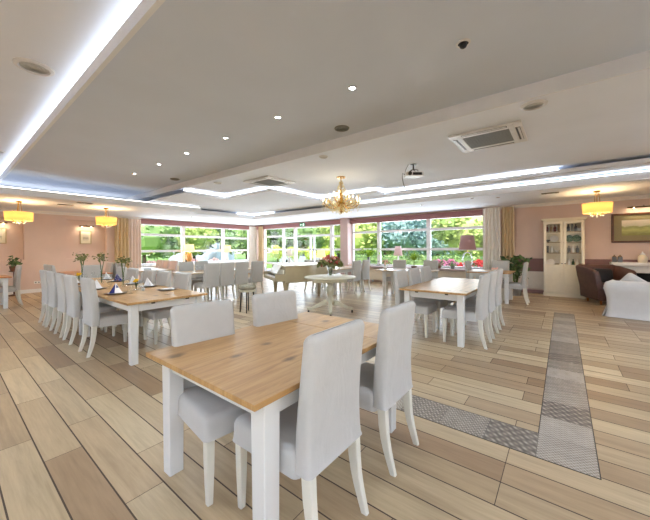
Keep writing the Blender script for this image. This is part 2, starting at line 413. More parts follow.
for i in range(50):
    y = 1.9-i*.12
    if y > YB: b.box(XR-.042, XR-.035, y-.045, y+.045, .17, .63)
struct('trim_5', b, PALE_PANEL)
struct('baseboard_left', M().box(XB, 5.12, N0-.02, N0, 0, .12), TRIMW)
struct('baseboard_right', M().box(XR-.05, XR, YB, 1.95, 0, .1), PLUM)
# crown moulding
def crown(b, pts, nx, ny):
    prof = [(0,-.09),(.012,-.09),(.03,-.05),(.075,-.03),(.09,0),(0,0)]
    (xa,ya),(xb,yb) = pts
    b.loft([[(xa+nx*d, ya+ny*d, SOF+z) for d,z in prof], [(xb+nx*d, yb+ny*d, SOF+z) for d,z in prof]])
b = M(); crown(b, ((XB,N0),(5.12,N0)), 0, -1); struct('trim_6', b, TRIMW)
b = M(); crown(b, ((XR,2.0),(XR,YB)), -1, 0); struct('trim_7', b, TRIMW)
# valances (rolled blinds) above the windows
b = M(); b.box(5.12, XR-.02, YL-.1, YL-.005, 2.48, 2.665); struct('trim_8', b, VAL)
b = M(); b.box(XR-.1, XR-.005, 7.68, YL-.1, 2.48, 2.665); b.box(XR-.1, XR-.005, 1.95, 7.27, 2.45, 2.64); struct('trim_9', b, VAL)
# pillar between the window bays
struct('pillar', M().box(10.85, XR, 7.28, 7.67, 0, SOF), simple('mauve_pillar_paint', srgb(206,180,178), .7, var=.03))
# under-window panels and sills
b = M(); b.box(XR-.04, XR, 1.95, 7.28, .08, .6); struct('trim_10', b, CREAM)
b = M(); b.box(XR-.32, XR+.1, 1.9, 7.28, .60, .66); struct('trim_11', b, SILL)
b = M(); b.box(5.1, XR-.3, YL-.3, YL+.1, .67, .72); struct('trim_12', b, TRIMW)
b = M(); b.box(5.12, 10.85, YL-.04, YL, .08, .67); struct('trim_13', b, CREAM)

# ---- windows
wn = [0]
def window_x(y0, y1, z0, z1, trans, muntins=(), fw=.07, kind='window'):
    wn[0] += 1; r = bpy.data.objects.new(f'{kind}_{wn[0]}', None); COL.objects.link(r); r['kind'] = 'structure'; r.location = (XR+.08, y0, 0)
    b = M(); L = y1-y0
    b.box(-.04,.05,0,fw,z0,z1); b.box(-.04,.05,L-fw,L,z0,z1); b.box(-.04,.05,fw,L-fw,z0,z0+fw); b.box(-.04,.05,fw,L-fw,z1-fw,z1)
    for z in trans: b.box(-.035,.045,fw,L-fw,z-.045,z+.045)
    for y in muntins: b.box(-.035,.045,y-y0-.035,y-y0+.035,z0+fw,(trans[0]-.045) if (trans and kind=='door') else z1-fw)
    b.build('window_frame', WFRAME, r)
    M().box(.0,.008,fw*.5,L-fw*.5,z0+fw*.5,z1-fw*.5).build('window_glass', GLASS, r)
    return r
def window_y(x0, x1, z0, z1, trans, muntins=()):
    wn[0] += 1; r = bpy.data.objects.new(f'window_{wn[0]}', None); COL.objects.link(r); r['kind'] = 'structure'; r.location = (x0, YL+.08, 0)
    b = M(); L = x1-x0; fw = .08
    b.box(0,fw,-.04,.05,z0,z1); b.box(L-fw,L,-.04,.05,z0,z1); b.box(fw,L-fw,-.04,.05,z0,z0+fw); b.box(fw,L-fw,-.04,.05,z1-fw,z1)
    for z in trans: b.box(fw,L-fw,-.035,.045,z-.05,z+.05)
    for x in muntins: b.box(x-x0-.025,x-x0+.025,-.03,.04,z0+fw,z1-fw)
    b.build('window_frame', WFRAME, r)
    M().box(fw*.5,L-fw*.5,0,.008,z0+fw*.5,z1-fw*.5).build('window_glass', GLASS, r)
window_y(5.15, 7.05, .72, 2.52, (2.03,1.32)); window_y(7.05, 9.18, .72, 2.52, (2.0,1.32)); window_y(9.18, 10.85, .72, 2.52, (1.97,1.32))
window_x(5.98, 7.28, .66, 2.52, (2.07,1.34)); window_x(3.92, 5.98, .66, 2.52, (2.07,1.34)); window_x(2.03, 3.92, .66, 2.52, (2.07,1.34))
window_x(11.6, 13.15, 0, 2.52, (2.05,1.34,.6)); window_x(10.76, 11.6, 0, 2.52, (1.95,1.34,.6))
window_x(8.4, 10.76, 0, 2.52, (2.02,1.34,.6), (9.72,9.5), .1, 'door'); window_x(7.67, 8.4, 0, 2.52, (1.95,1.34,.6))

def fill_window(p0, p1, axis):  # added windows behind the camera, unseen, letting fill light reach the ceiling
    wn[0] += 1; r = bpy.data.objects.new(f'window_{wn[0]}', None); COL.objects.link(r); r['kind'] = 'structure'
    L = p1-p0; z0, z1, fw = .7, 2.6, .08; b = M(); q = []
    q += [(0,fw,z0,z1),(L-fw,L,z0,z1),(fw,L-fw,z0,z0+fw),(fw,L-fw,z1-fw,z1),(fw,L-fw,1.95,2.03)] + [(L*k/3-.04,L*k/3+.04,z0+fw,z1-fw) for k in (1,2)]
    g = (fw*.5,L-fw*.5,z0+fw*.5,z1-fw*.5); gm = M()
    if axis == 'x':
        r.location = (p0,YB-.12,0); [b.box(u0,u1,-.04,.04,v0,v1) for u0,u1,v0,v1 in q]; gm.box(g[0],g[1],0,.008,g[2],g[3])
    else:
        r.location = (XB-.12,p0,0); [b.box(-.04,.04,u0,u1,v0,v1) for u0,u1,v0,v1 in q]; gm.box(0,.008,g[0],g[1],g[2],g[3])
    b.build('window_frame', WFRAME, r); gm.build('window_glass', GLASS, r)
fill_window(-2.6,1.2,'x'); fill_window(2.4,6.8,'x'); fill_window(-3,2.2,'y'); fill_window(3.6,9,'y')

# ---- curtains
def curtain(name, label, p0, p1, z0, z1, folds, amp, mat):
    (x0,y0),(x1,y1) = p0, p1; L = math.hypot(x1-x0,y1-y0); ux,uy = (x1-x0)/L,(y1-y0)/L; n = folds*8
    rows = []
    for z, k, g in ((z0,1.25,1),(z0+.6,1.15,1),(z0+1.3,1,1),(z1-.35,.8,.99),(z1-.12,.55,.98),(z1,.4,.98)):
        row = []
        for i in range(n+1):
            t = i/n; s = (t-.5)*L*g + L/2; a = amp*min(k,1)*math.sin(2*PI*folds*t + .5*math.sin(5*t+z))
            row.append((x0+ux*s-uy*a, y0+uy*s+ux*a, z))
        rows.append(row)
    m = M().loft(rows, False, False, False); o = m.build(name, mat, smooth=60)
    sm = o.modifiers.new('solid','SOLIDIFY'); sm.thickness = .008
    ss = o.modifiers.new('sub','SUBSURF'); ss.levels = 1; ss.render_levels = 1
    return tag(o, label, 'curtain', 'curtains')
curtain('curtain', 'white curtain left of the sand one, right end of the window wall', (10.97,2.06), (10.97,1.54), .03, 2.66, 5, .06, CURW)
curtain('curtain', 'sand coloured curtain against the plain wall beside the leafy plant', (11.0,1.52), (11.0,1.18), .03, 2.66, 4, .065, CURB)
curtain('curtain', 'sand coloured curtain beside the pale pink one near the left pendant', (4.18,13.58), (4.66,13.58), .03, 2.64, 4, .065, CURB)
curtain('curtain', 'pale pink curtain at the left end of the left windows', (4.68,13.6), (5.12,13.6), .03, 2.64, 4, .055, CURP)
curtain('curtain', 'white curtain on the left side of the far room corner', (10.45,13.45), (10.95,13.45), .03, 2.62, 5, .05, CURW)
curtain('curtain', 'narrow sand curtain on the right side of the far room corner', (10.98,13.35), (10.98,12.95), .03, 2.62, 4, .05, CURB)

TZ = .765
# ------------------------------------------------------------------ chairs
def rrect(hx, hy, r, z, cy=0, n=4, cx=0):
    r = min(r, hx*.98, hy*.98); pts = []
    for sx, sy, a0 in ((1,1,0),(-1,1,90),(-1,-1,180),(1,-1,270)):
        for i in range(n+1):
            a = R(a0 + 90*i/n); pts.append((cx+sx*(hx-r)+r*math.cos(a), cy+sy*(hy-r)+r*math.sin(a), z))
    return pts
def make_chair(label, group):
    t = thing('dining_chair', label, 'chair', (0,0,0), 0, group)
    # back of the cover: leans and bows backwards
    rings = []
    for z in (.395,.41,.45,.5,.58,.66,.74,.82,.9,.96,.985,.997,1.006,1.012,1.016,1.018):
        k = (z-.36)/.66; cy = -.222 - .055*max(k,0)**1.4 - .012*math.sin(PI*max(k,0))*-1
        hx = .222 - .006*math.sin(PI*max(0,min(1,k))); hy = .05 - .012*max(k,0)
        if z < .4: hx += .004; hy += .004
        e = {.985:0, .997:.003, 1.006:.008, 1.012:.014, 1.016:.021, 1.018:.029}.get(z, 0); hx -= e; hy -= e*.9
        ring = rrect(hx, hy, .028, z, cy)
        rings.append([(x, y - .02*(x/.22)**2*(1 if y<cy else .6)*-1*max(k,0) + .003*math.sin(9*z+14*x), zz) for x,y,zz in ring])
    m = M().loft(rings); m.build('backrest', FAB, t, smooth=75)
    rings = []
    for z, g in ((.365,.006),(.375,.003),(.41,0),(.45,0),(.47,-.006),(.482,-.018),(.488,-.04)):
        rings.append([(x*(1+.03*(y+.18)), y, zz + (.012*(1-(x/.22)**2)*(1-((y-.03)/.24)**2) if zz > .465 else 0)) for x,y,zz in rrect(.222+g, .24+g, .035, z, .05)])
    m = M().loft(rings)
    m.build('seat', FAB, t, smooth=50)
    for s in (-1,1):
        m = M(); rg = []
        for z, w in ((.4,.025),(.2,.022),(0,.016)): rg.append(rrect(w, w, .004, z, .25, 1, s*.19))
        rg.reverse(); m.loft(rg).build('leg', LEGW, t, smooth=40)
        m = M(); rg = []
        for z, y, w in ((0,-.3,.016),(.06,-.282,.018),(.13,-.262,.02),(.2,-.247,.022),(.28,-.237,.024),(.42,-.23,.025)): rg.append(rrect(w*.9, w*1.15, .004, z, y, 1, s*.185))
        m.loft(rg).build('leg', LEGW, t, smooth=40)
    return t
G1='chairs at the nearest pine table'; G2='chairs along the long set table'; G3='chairs by the niche wall'; G4='chairs at the left window tables'
G5='chairs in the middle of the room'; G6='chairs at the right-hand pine table'; G7='chairs by the right windows'
CH = make_chair('white slipcovered chair, nearest of all, its back to us at the front table', G1)
CH.location = (1.2,1.13,0); CH.rotation_euler.z = 0
W = 'white slipcovered chair '
for x, y, face, lab, g in [
 (1.91,1.13,90, W+'at the front table with its back to us, the farther one', G1),
 (1.13,1.76,-97, W+'facing us across the front table, left one nearest the bare table corner', G1),
 (1.775,1.73,-98, W+'facing us across the front table, right one near the piano stool', G1),
 (1.49,5.05,0, W+'on the aisle side of the long set table, nearest to us', G2),
 (1.49,5.92,0, W+'second from our end on the aisle side of the long set table', G2),
 (1.49,6.5,0, W+'third from our end on the aisle side of the long set table', G2),
 (1.49,7.2,0, W+'fourth from our end on the aisle side of the long set table', G2),
 (1.49,7.78,0, W+'fifth and farthest on the aisle side of the long set table', G2),
 (2.22,4.92,180, W+'nearest to us on the window side of the long set table', G2),
 (2.22,5.6,180, W+'second from our end on the window side of the long set table', G2),
 (2.22,6.2,180, W+'third from our end on the window side of the long set table', G2),
 (2.22,7.0,180, W+'fourth from our end on the window side of the long set table', G2),
 (2.22,7.62,180, W+'fifth and farthest on the window side of the long set table', G2),
 (2.02,10.25,0, W+'at the niche wall table, left pair, nearer one', G3),
 (2.02,10.78,0, W+'at the niche wall table, left pair, farther one', G3),
 (2.36,9.52,90, W+'at the near end of the niche wall table, back to us', G3),
 (2.88,10.62,180, W+'on the window side of the niche wall table', G3),
 (1.0,10.98,180, W+'beside the orange-brown table at the left edge', G3),
 (3.48,9.98,0, W+'left of the pale table by the left curtain, nearer one', G4),
 (3.48,10.52,0, W+'left of the pale table by the left curtain, farther one', G4),
 (4.47,7.58,90, W+'leftmost of the four backs in a row left of the piano', G5),
 (4.94,7.58,90, W+'second from the left of the four backs left of the piano', G5),
 (5.43,7.58,90, W+'third from the left of the four backs left of the piano', G5),
 (6.0,7.6,90, W+'rightmost of the four backs in the row left of the piano', G5),
 (4.6,8.7,-90, W+'across the table behind the four backs, left one by the amber lamp', G5),
 (5.1,8.7,-90, W+'across the table behind the row of four backs, right one', G5),
 (7.95,5.25,90, W+'with its slim back to us right of the flower vase, left one', G5),
 (8.5,5.25,90, W+'with its slim back to us right of the flower vase, right one', G5),
 (7.5,6.3,-90, W+'behind the round table, seen under its top, left one', G5),
 (8.05,6.3,-90, W+'behind the round table, seen under its top, right one', G5),
 (4.82,1.14,90, W+'nearest of the three on the aisle side of the right-hand table', G6),
 (5.42,1.14,90, W+'middle of the three on the aisle side of the right-hand table', G6),
 (6.05,1.14,90, W+'farthest of the three on the aisle side of the right-hand table', G6),
 (4.86,1.93,-90, W+'nearest of the three on the window side of the right-hand table', G6),
 (5.46,1.93,-90, W+'middle of the three on the window side of the right-hand table', G6),
 (6.08,1.93,-90, W+'farthest of the three on the window side of the right-hand table', G6),
 (8.85,4.12,180, W+'behind the pale window table beside the pink flowers', G7),
 (8.85,3.12,180, W+'behind the pale window table right of the palm', G7),
 (9.62,1.4,180, W+'against the curtain behind the small table in the right corner', G7),
 (8.98,.98,90, W+'side-on at the right end of the small table by the leafy plant', G7),
 (9.2,1.86,-90, W+'side-on below the mauve lamp at the small corner table', G7),
]: dup(CH, (x,y,0), face-90, lab, g)
P0 = None
for y, lab in ((10.3,'nearest'),(10.82,'middle'),(11.34,'farthest')):
    lb = f'pinkish slipcovered chair by the left windows, {lab} of the three'
    c = dup(CH, (4.62,y,0), 90, lb, G4)
    for k in kids(c):
        if k.name.startswith(('seat','backrest')):
            if P0 is None or k.name.split('.')[0] not in P0:
                P0 = P0 or {}; k.data = k.data.copy(); k.data.materials[0] = FABP; P0[k.name.split('.')[0]] = k.data
            else: k.data = P0[k.name.split('.')[0]]

# ------------------------------------------------------------------ tables
def table(label, x0, x1, y0, y1, top=PINE, latch=None, seam=None, lw=.09, inset=.055, alongy=False, ix=0):
    cx, cy = (x0+x1)/2, (y0+y1)/2; L, Wd = (x1-x0, y1-y0) if not alongy else (y1-y0, x1-x0)
    t = thing('dining_table', label, 'table', (cx,cy,0), 90 if alongy else 0, 'dining tables')
    h, w = L/2, Wd/2
    if seam is None: M().box(-h,h,-w,w,TZ-.028,TZ).build('tabletop', top, t, bevel=.004)
    else:
        M().box(-h,seam-.0015,-w,w,TZ-.028,TZ).build('tabletop', top, t, bevel=.003)
        M().box(seam+.0015,h,-w,w,TZ-.028,TZ).build('extension_leaf', top, t, bevel=.003)
    i = inset+.02
    h0 = h; h = h-ix
    m = M(); m.box(-h+i,h-i,-w+i,-w+i+.022,.64,TZ-.028); m.box(-h+i,h-i,w-i-.022,w-i,.64,TZ-.028); m.box(-h+i,-h+i+.022,-w+i,w-i,.64,TZ-.028); m.box(h-i-.022,h-i,-w+i,w-i,.64,TZ-.028)
    m.build('apron', WOODW, t, bevel=.002); h = h0
    for sx in (-1,1):
        for sy in (-1,1):
            px, py = sx*(h-inset-ix-lw/2), sy*(w-inset-lw/2)
            M().loft([rrect(lw/2*.9,lw/2*.9,.004,0,py,1,px), rrect(lw/2,lw/2,.004,TZ-.028,py,1,px)]).build('leg', WOODW, t, smooth=30)
    if latch:
        for s in (-.22,.22): M().box(-h+.005,-h+.03,s-.02,s+.02,TZ-.044,TZ-.028).build('latch', BLACK, t)
    return t
table('honey pine dining table with white legs, nearest and empty', .785, 2.27, .985, 2.03, seam=.36, inset=.035, ix=.045, lw=.095)
table('honey pine table with white legs, bare near end of the long set row', 1.36, 2.39, 4.03, 6.15, alongy=True, latch=True)
table('honey pine table continuing the long set row farther back', 1.36, 2.39, 6.16, 8.3, alongy=True)
table('pale-topped pine table with white legs, empty, between six chairs on the right', 4.45, 6.6, 1.04, 2.02, latch=True, seam=.3)
table('orange-brown topped table by the pink wall under the niche picture', 2.1, 2.95, 9.75, 11.5, ORANGE, alongy=True)
table('orange-brown topped table at the left edge by the pink wall', -.8, 1.08, 10.45, 11.4, ORANGE)
table('pale table near the left curtain with pinkish chairs behind', 3.62, 4.6, 9.7, 11.6, OAKP, alongy=True)
table('pale brown table behind the row of four chair backs', 3.95, 6.3, 7.62, 8.62, OAKP)
table('pale table beyond the round pedestal table', 7.25, 9.0, 5.3, 6.15, OAKP)
table('pale table by the right windows carrying the palm and pink flowers', 7.8, 8.75, 2.75, 4.3, OAKP, alongy=True, inset=.16)
table('small pine table in the right corner beside the curtain', 8.55, 9.5, 1.0, 2.0, PINE)

# ------------------------------------------------------------------ round pedestal table
t = thing('pedestal_table', 'sage-cream round pedestal table holding the big flower vase', 'table', (5.2,3.95,0), 38)
M().lathe([(.5,.755),(.545,.76),(.555,.772),(.555,.782),(.545,.79)], n=48).build('tabletop', PEDM, t, smooth=40)
M().box(-.34,.34,-.34,.34,.69,.756).build('apron', PEDM, t, bevel=.006)
M().lathe([(.08,.2),(.1,.22),(.11,.26),(.08,.31),(.055,.36),(.075,.43),(.095,.5),(.085,.55),(.055,.6),(.06,.63),(.09,.66),(.1,.69)], n=24).build('column', PEDM, t, smooth=50)
for a in (-90,90,0,180):
    c, s = math.cos(R(a)), math.sin(R(a)); rg = []
    for r, z, w, h in ((.05,.24,.04,.06),(.15,.225,.038,.05),(.28,.16,.034,.036),(.4,.11,.03,.028),(.48,.1,.032,.028),(.5,.1,.026,.02)):
        rg.append([(r*c - ww*s, r*s + ww*c, z+hh) for ww,hh in ((-w,-h),(w,-h),(w,h),(-w,h))])
    f = M().loft(rg).build('foot', PEDM, t, bevel=.008)
    M().ball((.47*c,.47*s,.036),(.022,.022,.036)).build('caster', DARKM, f, smooth=60)

# ------------------------------------------------------------------ grand piano
pa = R(-28); t = thing('grand_piano', 'olive-cream grand piano with closed lid beyond the round table', 'piano', (5.07,5.52,0), -28)
outline = [(x*1.12 if x > .3 else x, y) for x, y in [(.0,0),(.55,0),(.74,.03),(.9,.13),(1.02,.3),(1.15,.46),(1.35,.58),(1.52,.72),(1.6,.88),(1.6,1.06),(1.52,1.22),(1.36,1.3),(1.1,1.32),(0,1.32)]]
def smoothpoly(p):
    for _ in range(2):
        q = []
        for i in range(len(p)):
            a, b2 = p[i], p[(i+1) % len(p)]
            if math.dist(a,b2) < .25 or (a not in (p[0],p[-1]) and b2 not in (p[0],p[-1])): q += [(a[0]*.75+b2[0]*.25,a[1]*.75+b2[1]*.25),(a[0]*.25+b2[0]*.75,a[1]*.25+b2[1]*.75)]
            else: q += [a, (a[0]*.5+b2[0]*.5,a[1]*.5+b2[1]*.5)] if a in (p[0],) else [(a[0]*.5+b2[0]*.5,a[1]*.5+b2[1]*.5), b2]
        r = [q[0]]
        for x in q[1:]:
            if math.dist(x, r[-1]) > 1e-4: r.append(x)
        if math.dist(r[0], r[-1]) < 1e-4: r.pop()
        p = r
    return p
rim = [(x,y) for x,y in outline]; body = [(.24,0)]+rim[1:-1]+[(.24,1.32)]
M().prism(body, .54, .95).build('case', PIANOM, t, bevel=.01)
lid = [(x-.012 if x<.3 else x+.012, y-.012 if y<.9 else y+.012) for x,y in body]
M().prism(lid, .95, .972).build('lid', PIANOL, t, bevel=.004)
m = M(); m.box(0,.26,0,.07,.58,.76); m.box(0,.26,1.25,1.32,.58,.76); m.box(0,.26,.07,1.25,.58,.66); m.build('keybed', PIANOM, t, bevel=.01)
M().box(.03,.18,.075,1.245,.66,.69).build('keys', CHINA, t)
m = M()
for k in range(36):
    if k % 7 not in (2,6): m.box(.09,.18,.09+k*.032,.102+k*.032,.69,.702)
m.build('black_keys', BLACK, t)
M().box(.2,.25,.075,1.245,.66,.86).build('fallboard', PIANOL, t, bevel=.006)
m = M(); m.add([(.1,.3,.76),(.1,1.02,.76),(.24,1.02,.985),(.24,.3,.985),(.12,.3,.76),(.12,1.02,.76),(.26,1.02,.985),(.26,.3,.985)], [(3,2,1,0),(4,5,6,7),(0,1,5,4),(1,2,6,5),(2,3,7,6),(3,0,4,7)])
m.build('music_desk', PIANOL, t)
for x, y in ((.3,.14),(.3,1.18),(1.55,.95)):
    M().lathe([(.028,0),(.03,.05),(.045,.1),(.04,.2),(.06,.4),(.075,.5),(.09,.58)], (x,y,0), 12).build('leg', PIANOM, t, smooth=50)
m = M(); m.box(.42,.46,.6,.63,.1,.58); m.box(.42,.46,.71,.74,.1,.58); m.box(.38,.5,.57,.77,.06,.12); m.build('pedal_lyre', PIANOM, t)
# ---- stool
t = thing('piano_stool', 'small round stool with grey-green padded seat on thin legs by the piano', 'stool', (4.21,5.5,0))
M().lathe([(.16,.5),(.185,.52),(.19,.56),(.175,.595),(.12,.612)], n=24).build('seat', simple('grey_green_upholstery', srgb(150,146,128), .8, var=.2, scale=30), t, smooth=60)
M().lathe([(.17,.455),(.175,.46),(.175,.5)], n=24).build('seat_frame', PEDM, t, smooth=40)
for a in (45,135,225,315):
    c, s = math.cos(R(a)), math.sin(R(a)); M().tube([(.13*c,.13*s,.46),(.16*c,.16*s,0)], [.014,.012]).build('leg', DARKM, t, smooth=60)

# ------------------------------------------------------------------ table settings
def lathe_obj(name, prof, mat, parent, n=16, smooth=60, c=(0,0,0)): return M().lathe(prof, c, n).build(name, mat, parent, smooth=smooth)
TZ = .765
def plate(label, x, y, r=.14, mat=PLATEB, mat2=CHINA):
    t = thing('dinner_plate', label, 'plate', (x,y,TZ), 0, 'plates on the long table')
    M().lathe([(r*.6,.0005),(r,.012),(r*1.02,.015),(r*.98,.016),(r*.62,.006)], n=28).build('charger', mat, t, smooth=50)
    M().lathe([(r*.45,.0065),(r*.72,.017),(r*.73,.02),(r*.5,.011)], n=28).build('plate', mat2, t, smooth=50)
    return t
def napkin(label, x, y, rz, mat):
    t = thing('folded_napkin', label, 'napkin', (x,y,TZ+.0175), rz, 'folded napkins on the long table')
    m = M(); h, w, d = .135, .075, .05
    m.add([(-w,-d,0),(w,-d,0),(w*1.0,d*.2,0),(-w,d*.2,0),(0,d*.1,h)], [(3,2,1,0),(0,1,4),(1,2,4),(2,3,4),(3,0,4)]); m.build('fold', mat, t)
    m = M(); m.add([(-w*.2,-d-.004,0),(w*1.05,-d-.004,0),(w*1.05,0,0),(w*.1,.008,h*.99),(0,-.003,h*1.01)], [(0,1,3,4),(1,2,3),(2,0,4,3),(2,1,0)]); m.build('flap', NAPW if mat == BLUE else mat, t)
    return t
def wineglass(label, x, y, h=.17, r=.034, z=TZ, g='glasses on the long table'):
    t = thing('wine_glass', label, 'glass', (x,y,z), 0, g)
    M().lathe([(r*.9,0),(r*.85,.004),(.006,.008),(.0045,.03),(.0045,h*.45)], n=14).build('stem', CGLASS, t, smooth=50)
    M().lathe([(.006,h*.45),(r*.8,h*.55),(r,h*.72),(r*.85,h)], n=14, cap1=False).build('bowl', CGLASS, t, smooth=50); return t
ords = ['nearest','second','third','fourth','farthest']
for side, xs, ys in (('aisle',1.56,(5.05,5.92,6.5,7.2,7.78)),('window',2.19,(4.86,5.56,6.2,7.0,7.62))):
    for k, y in enumerate(ys):
        s = 1 if side == 'aisle' else -1
        plate(f'plate on a dark charger, {ords[k]} setting on the {side} side of the long table', xs, y)
        if not (side == 'window' and k == 0):
            bl = (side == 'aisle' and k in (0,2,3)) or (side == 'window' and k == 3)
            napkin(f'{"navy and white" if bl else "white"} folded napkin standing on the {ords[k]} {side}-side plate', xs, y, 25*s+ (0 if s>0 else 180) - 40, BLUE if bl else NAPW)
        if not (side == 'window' and k == 0):
            wineglass(f'stemmed glass by the {ords[k]} {side}-side setting of the long table', xs+s*.2, y+.14)
            wineglass(f'small tumbler-like stemmed glass beside the {ords[k]} {side}-side setting', xs+s*.14, y-.16, .13, .03)
def petal_vase(label, x, y, z=TZ, mat=YEL):
    t = thing('flower_glass', label, 'vase', (x,y,z), 0, 'glasses of yellow flowers')
    M().lathe([(.035,0),(.045,.006),(.05,.08),(.052,.14)], n=16, cap1=False).build('glass', CGLASS, t, smooth=50)
    m = M()
    for _ in range(16):
        a, r = random.uniform(0,2*PI), random.uniform(0,.04); m.ball((r*math.cos(a), r*math.sin(a), .145+random.uniform(-.015,.02)), random.uniform(.012,.02), 6, 4)
    m.build('blossoms', mat, t, smooth=60)
    m = M()
    for a in range(5): m.tube([(.0,.0,.01),(.02*math.cos(a*1.3),.02*math.sin(a*1.3),.14)], .003, 5)
    m.build('stems', STEMG, t)
    return t
petal_vase('glass of yellow flowers near the bare end of the long table', 1.9, 5.25)
petal_vase('glass of yellow flowers halfway down the long table', 1.72, 7.6)
def candle(label, x, y):
    t = thing('candle_glass', label, 'candle holder', (x,y,TZ)); M().lathe([(.03,0),(.034,.05),(.03,.055)], n=14).build('cup', CGLASS, t, smooth=50); M().lathe([(.022,.006),(.022,.04)], n=12).build('candle', NAPW, t, smooth=50)
candle('small candle glass beside the yellow flowers on the long table', 1.93, 5.07)
def orchid(label, x, y, z=TZ, h=.5, g='tall stems in vases'):
    t = thing('stem_vase', label, 'vase', (x,y,z), 0, g)
    M().lathe([(.04,0),(.042,.01),(.018,.05),(.014,.2),(.022,.26)], n=14, cap1=False).build('vase', CGLASS, t, smooth=50)
    m = M()
    for k in range(3):
        a = k*2.1+x; m.tube([(0,0,.02),(.01*math.cos(a),.01*math.sin(a),h*.5),(.05*math.cos(a),.05*math.sin(a),h)], .006, 6)
    m.build('stems', STEMG, t)
    M().leaves(60, lambda: (random.gauss(0,.055), random.gauss(0,.055), h+random.gauss(-.01,.035)), .06).build('foliage', LF_OLIVE, t)
    return t
orchid('tall green stem vase near the yellow flowers, nearest on the long table', 1.95, 5.95, h=.46)
orchid('tall green stem vase second along the long table', 1.86, 6.75, h=.5)
orchid('tall green stem vase third along the long table', 1.84, 7.9, h=.5)
orchid('leafy stems in a vase on the niche wall table', 2.35, 10.1, h=.38)
# settings on farther tables
k = 0
FT = [('pale table by the left curtain',[(3.85,10.0),(3.85,10.5),(4.35,10.3),(4.35,10.8)]),('table behind the four backs',[(4.5,7.9),(5.0,7.9),(5.5,8.3),(4.6,8.35)]),('table beyond the round one',[(7.7,5.5),(8.3,5.5),(7.9,5.95)])]
for nm, pts in FT:
    for i,(x,y) in enumerate(pts):
        wineglass(f'clear stemmed glass on the {nm}, {("leftmost","second","third","rightmost")[i]} in view', x, y, .17, .034, TZ, 'glasses on the far tables')
for i,(x,y,l) in enumerate([(7.42,5.5,'left of two beyond the flower vase'),(7.58,5.42,'right of two beyond the flower vase')]):
    o = napkin('white folded napkin standing on a far table, '+l, x, y, 30, NAPW); o.location.z = TZ; o['group'] = 'napkins on the far table'
t = thing('serving_dish','small dark dish on the pale table near the left curtain','dish',(3.95,10.05,TZ)); M().lathe([(.05,0),(.1,.02),(.14,.05),(.13,.052),(.05,.02)], n=20).build('bowl', GREYB, t, smooth=50); M().lathe([(.09,.03),(.05,.06)], n=16).build('lid', GREYB, t, smooth=50)
t = thing('flower_bowl','low pinkish flower bowl on the small corner table','flowers',(8.95,1.42,TZ)); M().lathe([(.05,0),(.09,.03),(.1,.055)], n=18).build('bowl', CHINA, t, smooth=50)
m = M()
for _ in range(24):
    a, r = random.uniform(0,2*PI), random.uniform(0,.09); m.ball((r*math.cos(a), r*math.sin(a), .06+random.uniform(0,.03)), .022, 6, 4)
m.build('blossoms', PEACH, t, smooth=60)
o = M().box(8.6,9.0,1.55,1.95,TZ,TZ+.004).build('table_runner', NAPW); tag(o, 'white folded cloth lying on the small corner table', 'cloth')

# big bouquet on the round table
t = thing('flower_vase','clear vase with a round bouquet of rust and peach flowers on the round table','vase',(5.28,4.0,.79))
M().lathe([(.055,0),(.06,.01),(.045,.06),(.06,.16),(.085,.24)], n=20, cap1=False).build('vase', CGLASS, t, smooth=50)
m = M()
for i in range(9):
    a = i*.7; m.tube([(.02*math.cos(a),.02*math.sin(a),.02),(.06*math.cos(a),.06*math.sin(a),.27)], .005, 5)
m.build('stems', STEMG, t)
def dome(r, z0, h):
    def f():
        a = random.uniform(0,2*PI); q = math.sqrt(random.random()); return (r*q*math.cos(a), r*q*math.sin(a), z0 + h*math.sqrt(max(0,1-q*q))*random.uniform(.5,1))
    return f
M().leaves(260, dome(.28,.2,.2), .11).build('foliage', LF_OLIVE, t)
for nm, mat, n in (('rust_blossoms',RUST,46),('peach_blossoms',PEACH,12)):
    m = M(); f = dome(.22,.23,.22)
    for _ in range(n): m.ball(f(), random.uniform(.025,.04), 7, 5)
    m.build(nm, mat, t, smooth=60)

# ------------------------------------------------------------------ plants
def pot(t, r, h, mat): M().lathe([(r*.75,0),(r,h),(r*1.05,h),(r*1.05,h-.02),(r*.9,h-.02)], n=20).build('pot', mat, t, smooth=40)
def spiky(t, n, z, L, mat, arch=.5, w=.02, extra=None):
    m = M()
    for _ in range(n):
        a = random.uniform(0,2*PI); e = R(random.uniform(25,88)); l = L*random.uniform(.6,1); c, s = math.cos(a), math.sin(a); pts = []
        for k in range(5):
            q = k/4; rr = l*q*math.cos(e)+.02; zz = z + l*q*math.sin(e) - arch*l*q*q*q*.5; ww = w*math.sin(PI*min(.98,q*.9+.08))
            pts.append([(rr*c-ww*s, rr*s+ww*c, zz), (rr*c+ww*s, rr*s-ww*c, zz)])
        vs = [p for q in pts for p in q]; m.add(vs, [(2*k,2*k+1,2*k+3,2*k+2) for k in range(4)])
    if extra: m.leaves(*extra)
    return m.build('foliage', mat, t)
t = thing('potted_plant','dark leafy plant in a grey pot between the curtain and the cabinet','plant',(10.3,1.08,0)); pot(t,.17,.34,GPOT)
m = M()
for a in range(5): m.tube([(.03*math.cos(a*1.3),.03*math.sin(a*1.3),.3),(.1*math.cos(a*1.3),.1*math.sin(a*1.3),.85)], .012, 6)
m.build('stems', STEMG, t)
o = spiky(t, 110, .66, .42, LF_DARK, .9, .02, (160, lambda: (random.gauss(0,.13), random.gauss(0,.13), random.uniform(.5,1.12)), .16, .6))
t = thing('potted_palm','bright green palm in a small brown pot on the window table','plant',(8.2,3.28,TZ)); pot(t,.08,.12,TERRA); M().tube([(0,0,.1),(.01,0,.34)], .014, 6).build('stem', STEMG, t); spiky(t, 60, .28, .42, LF_BRIGHT, 1.0, .016)
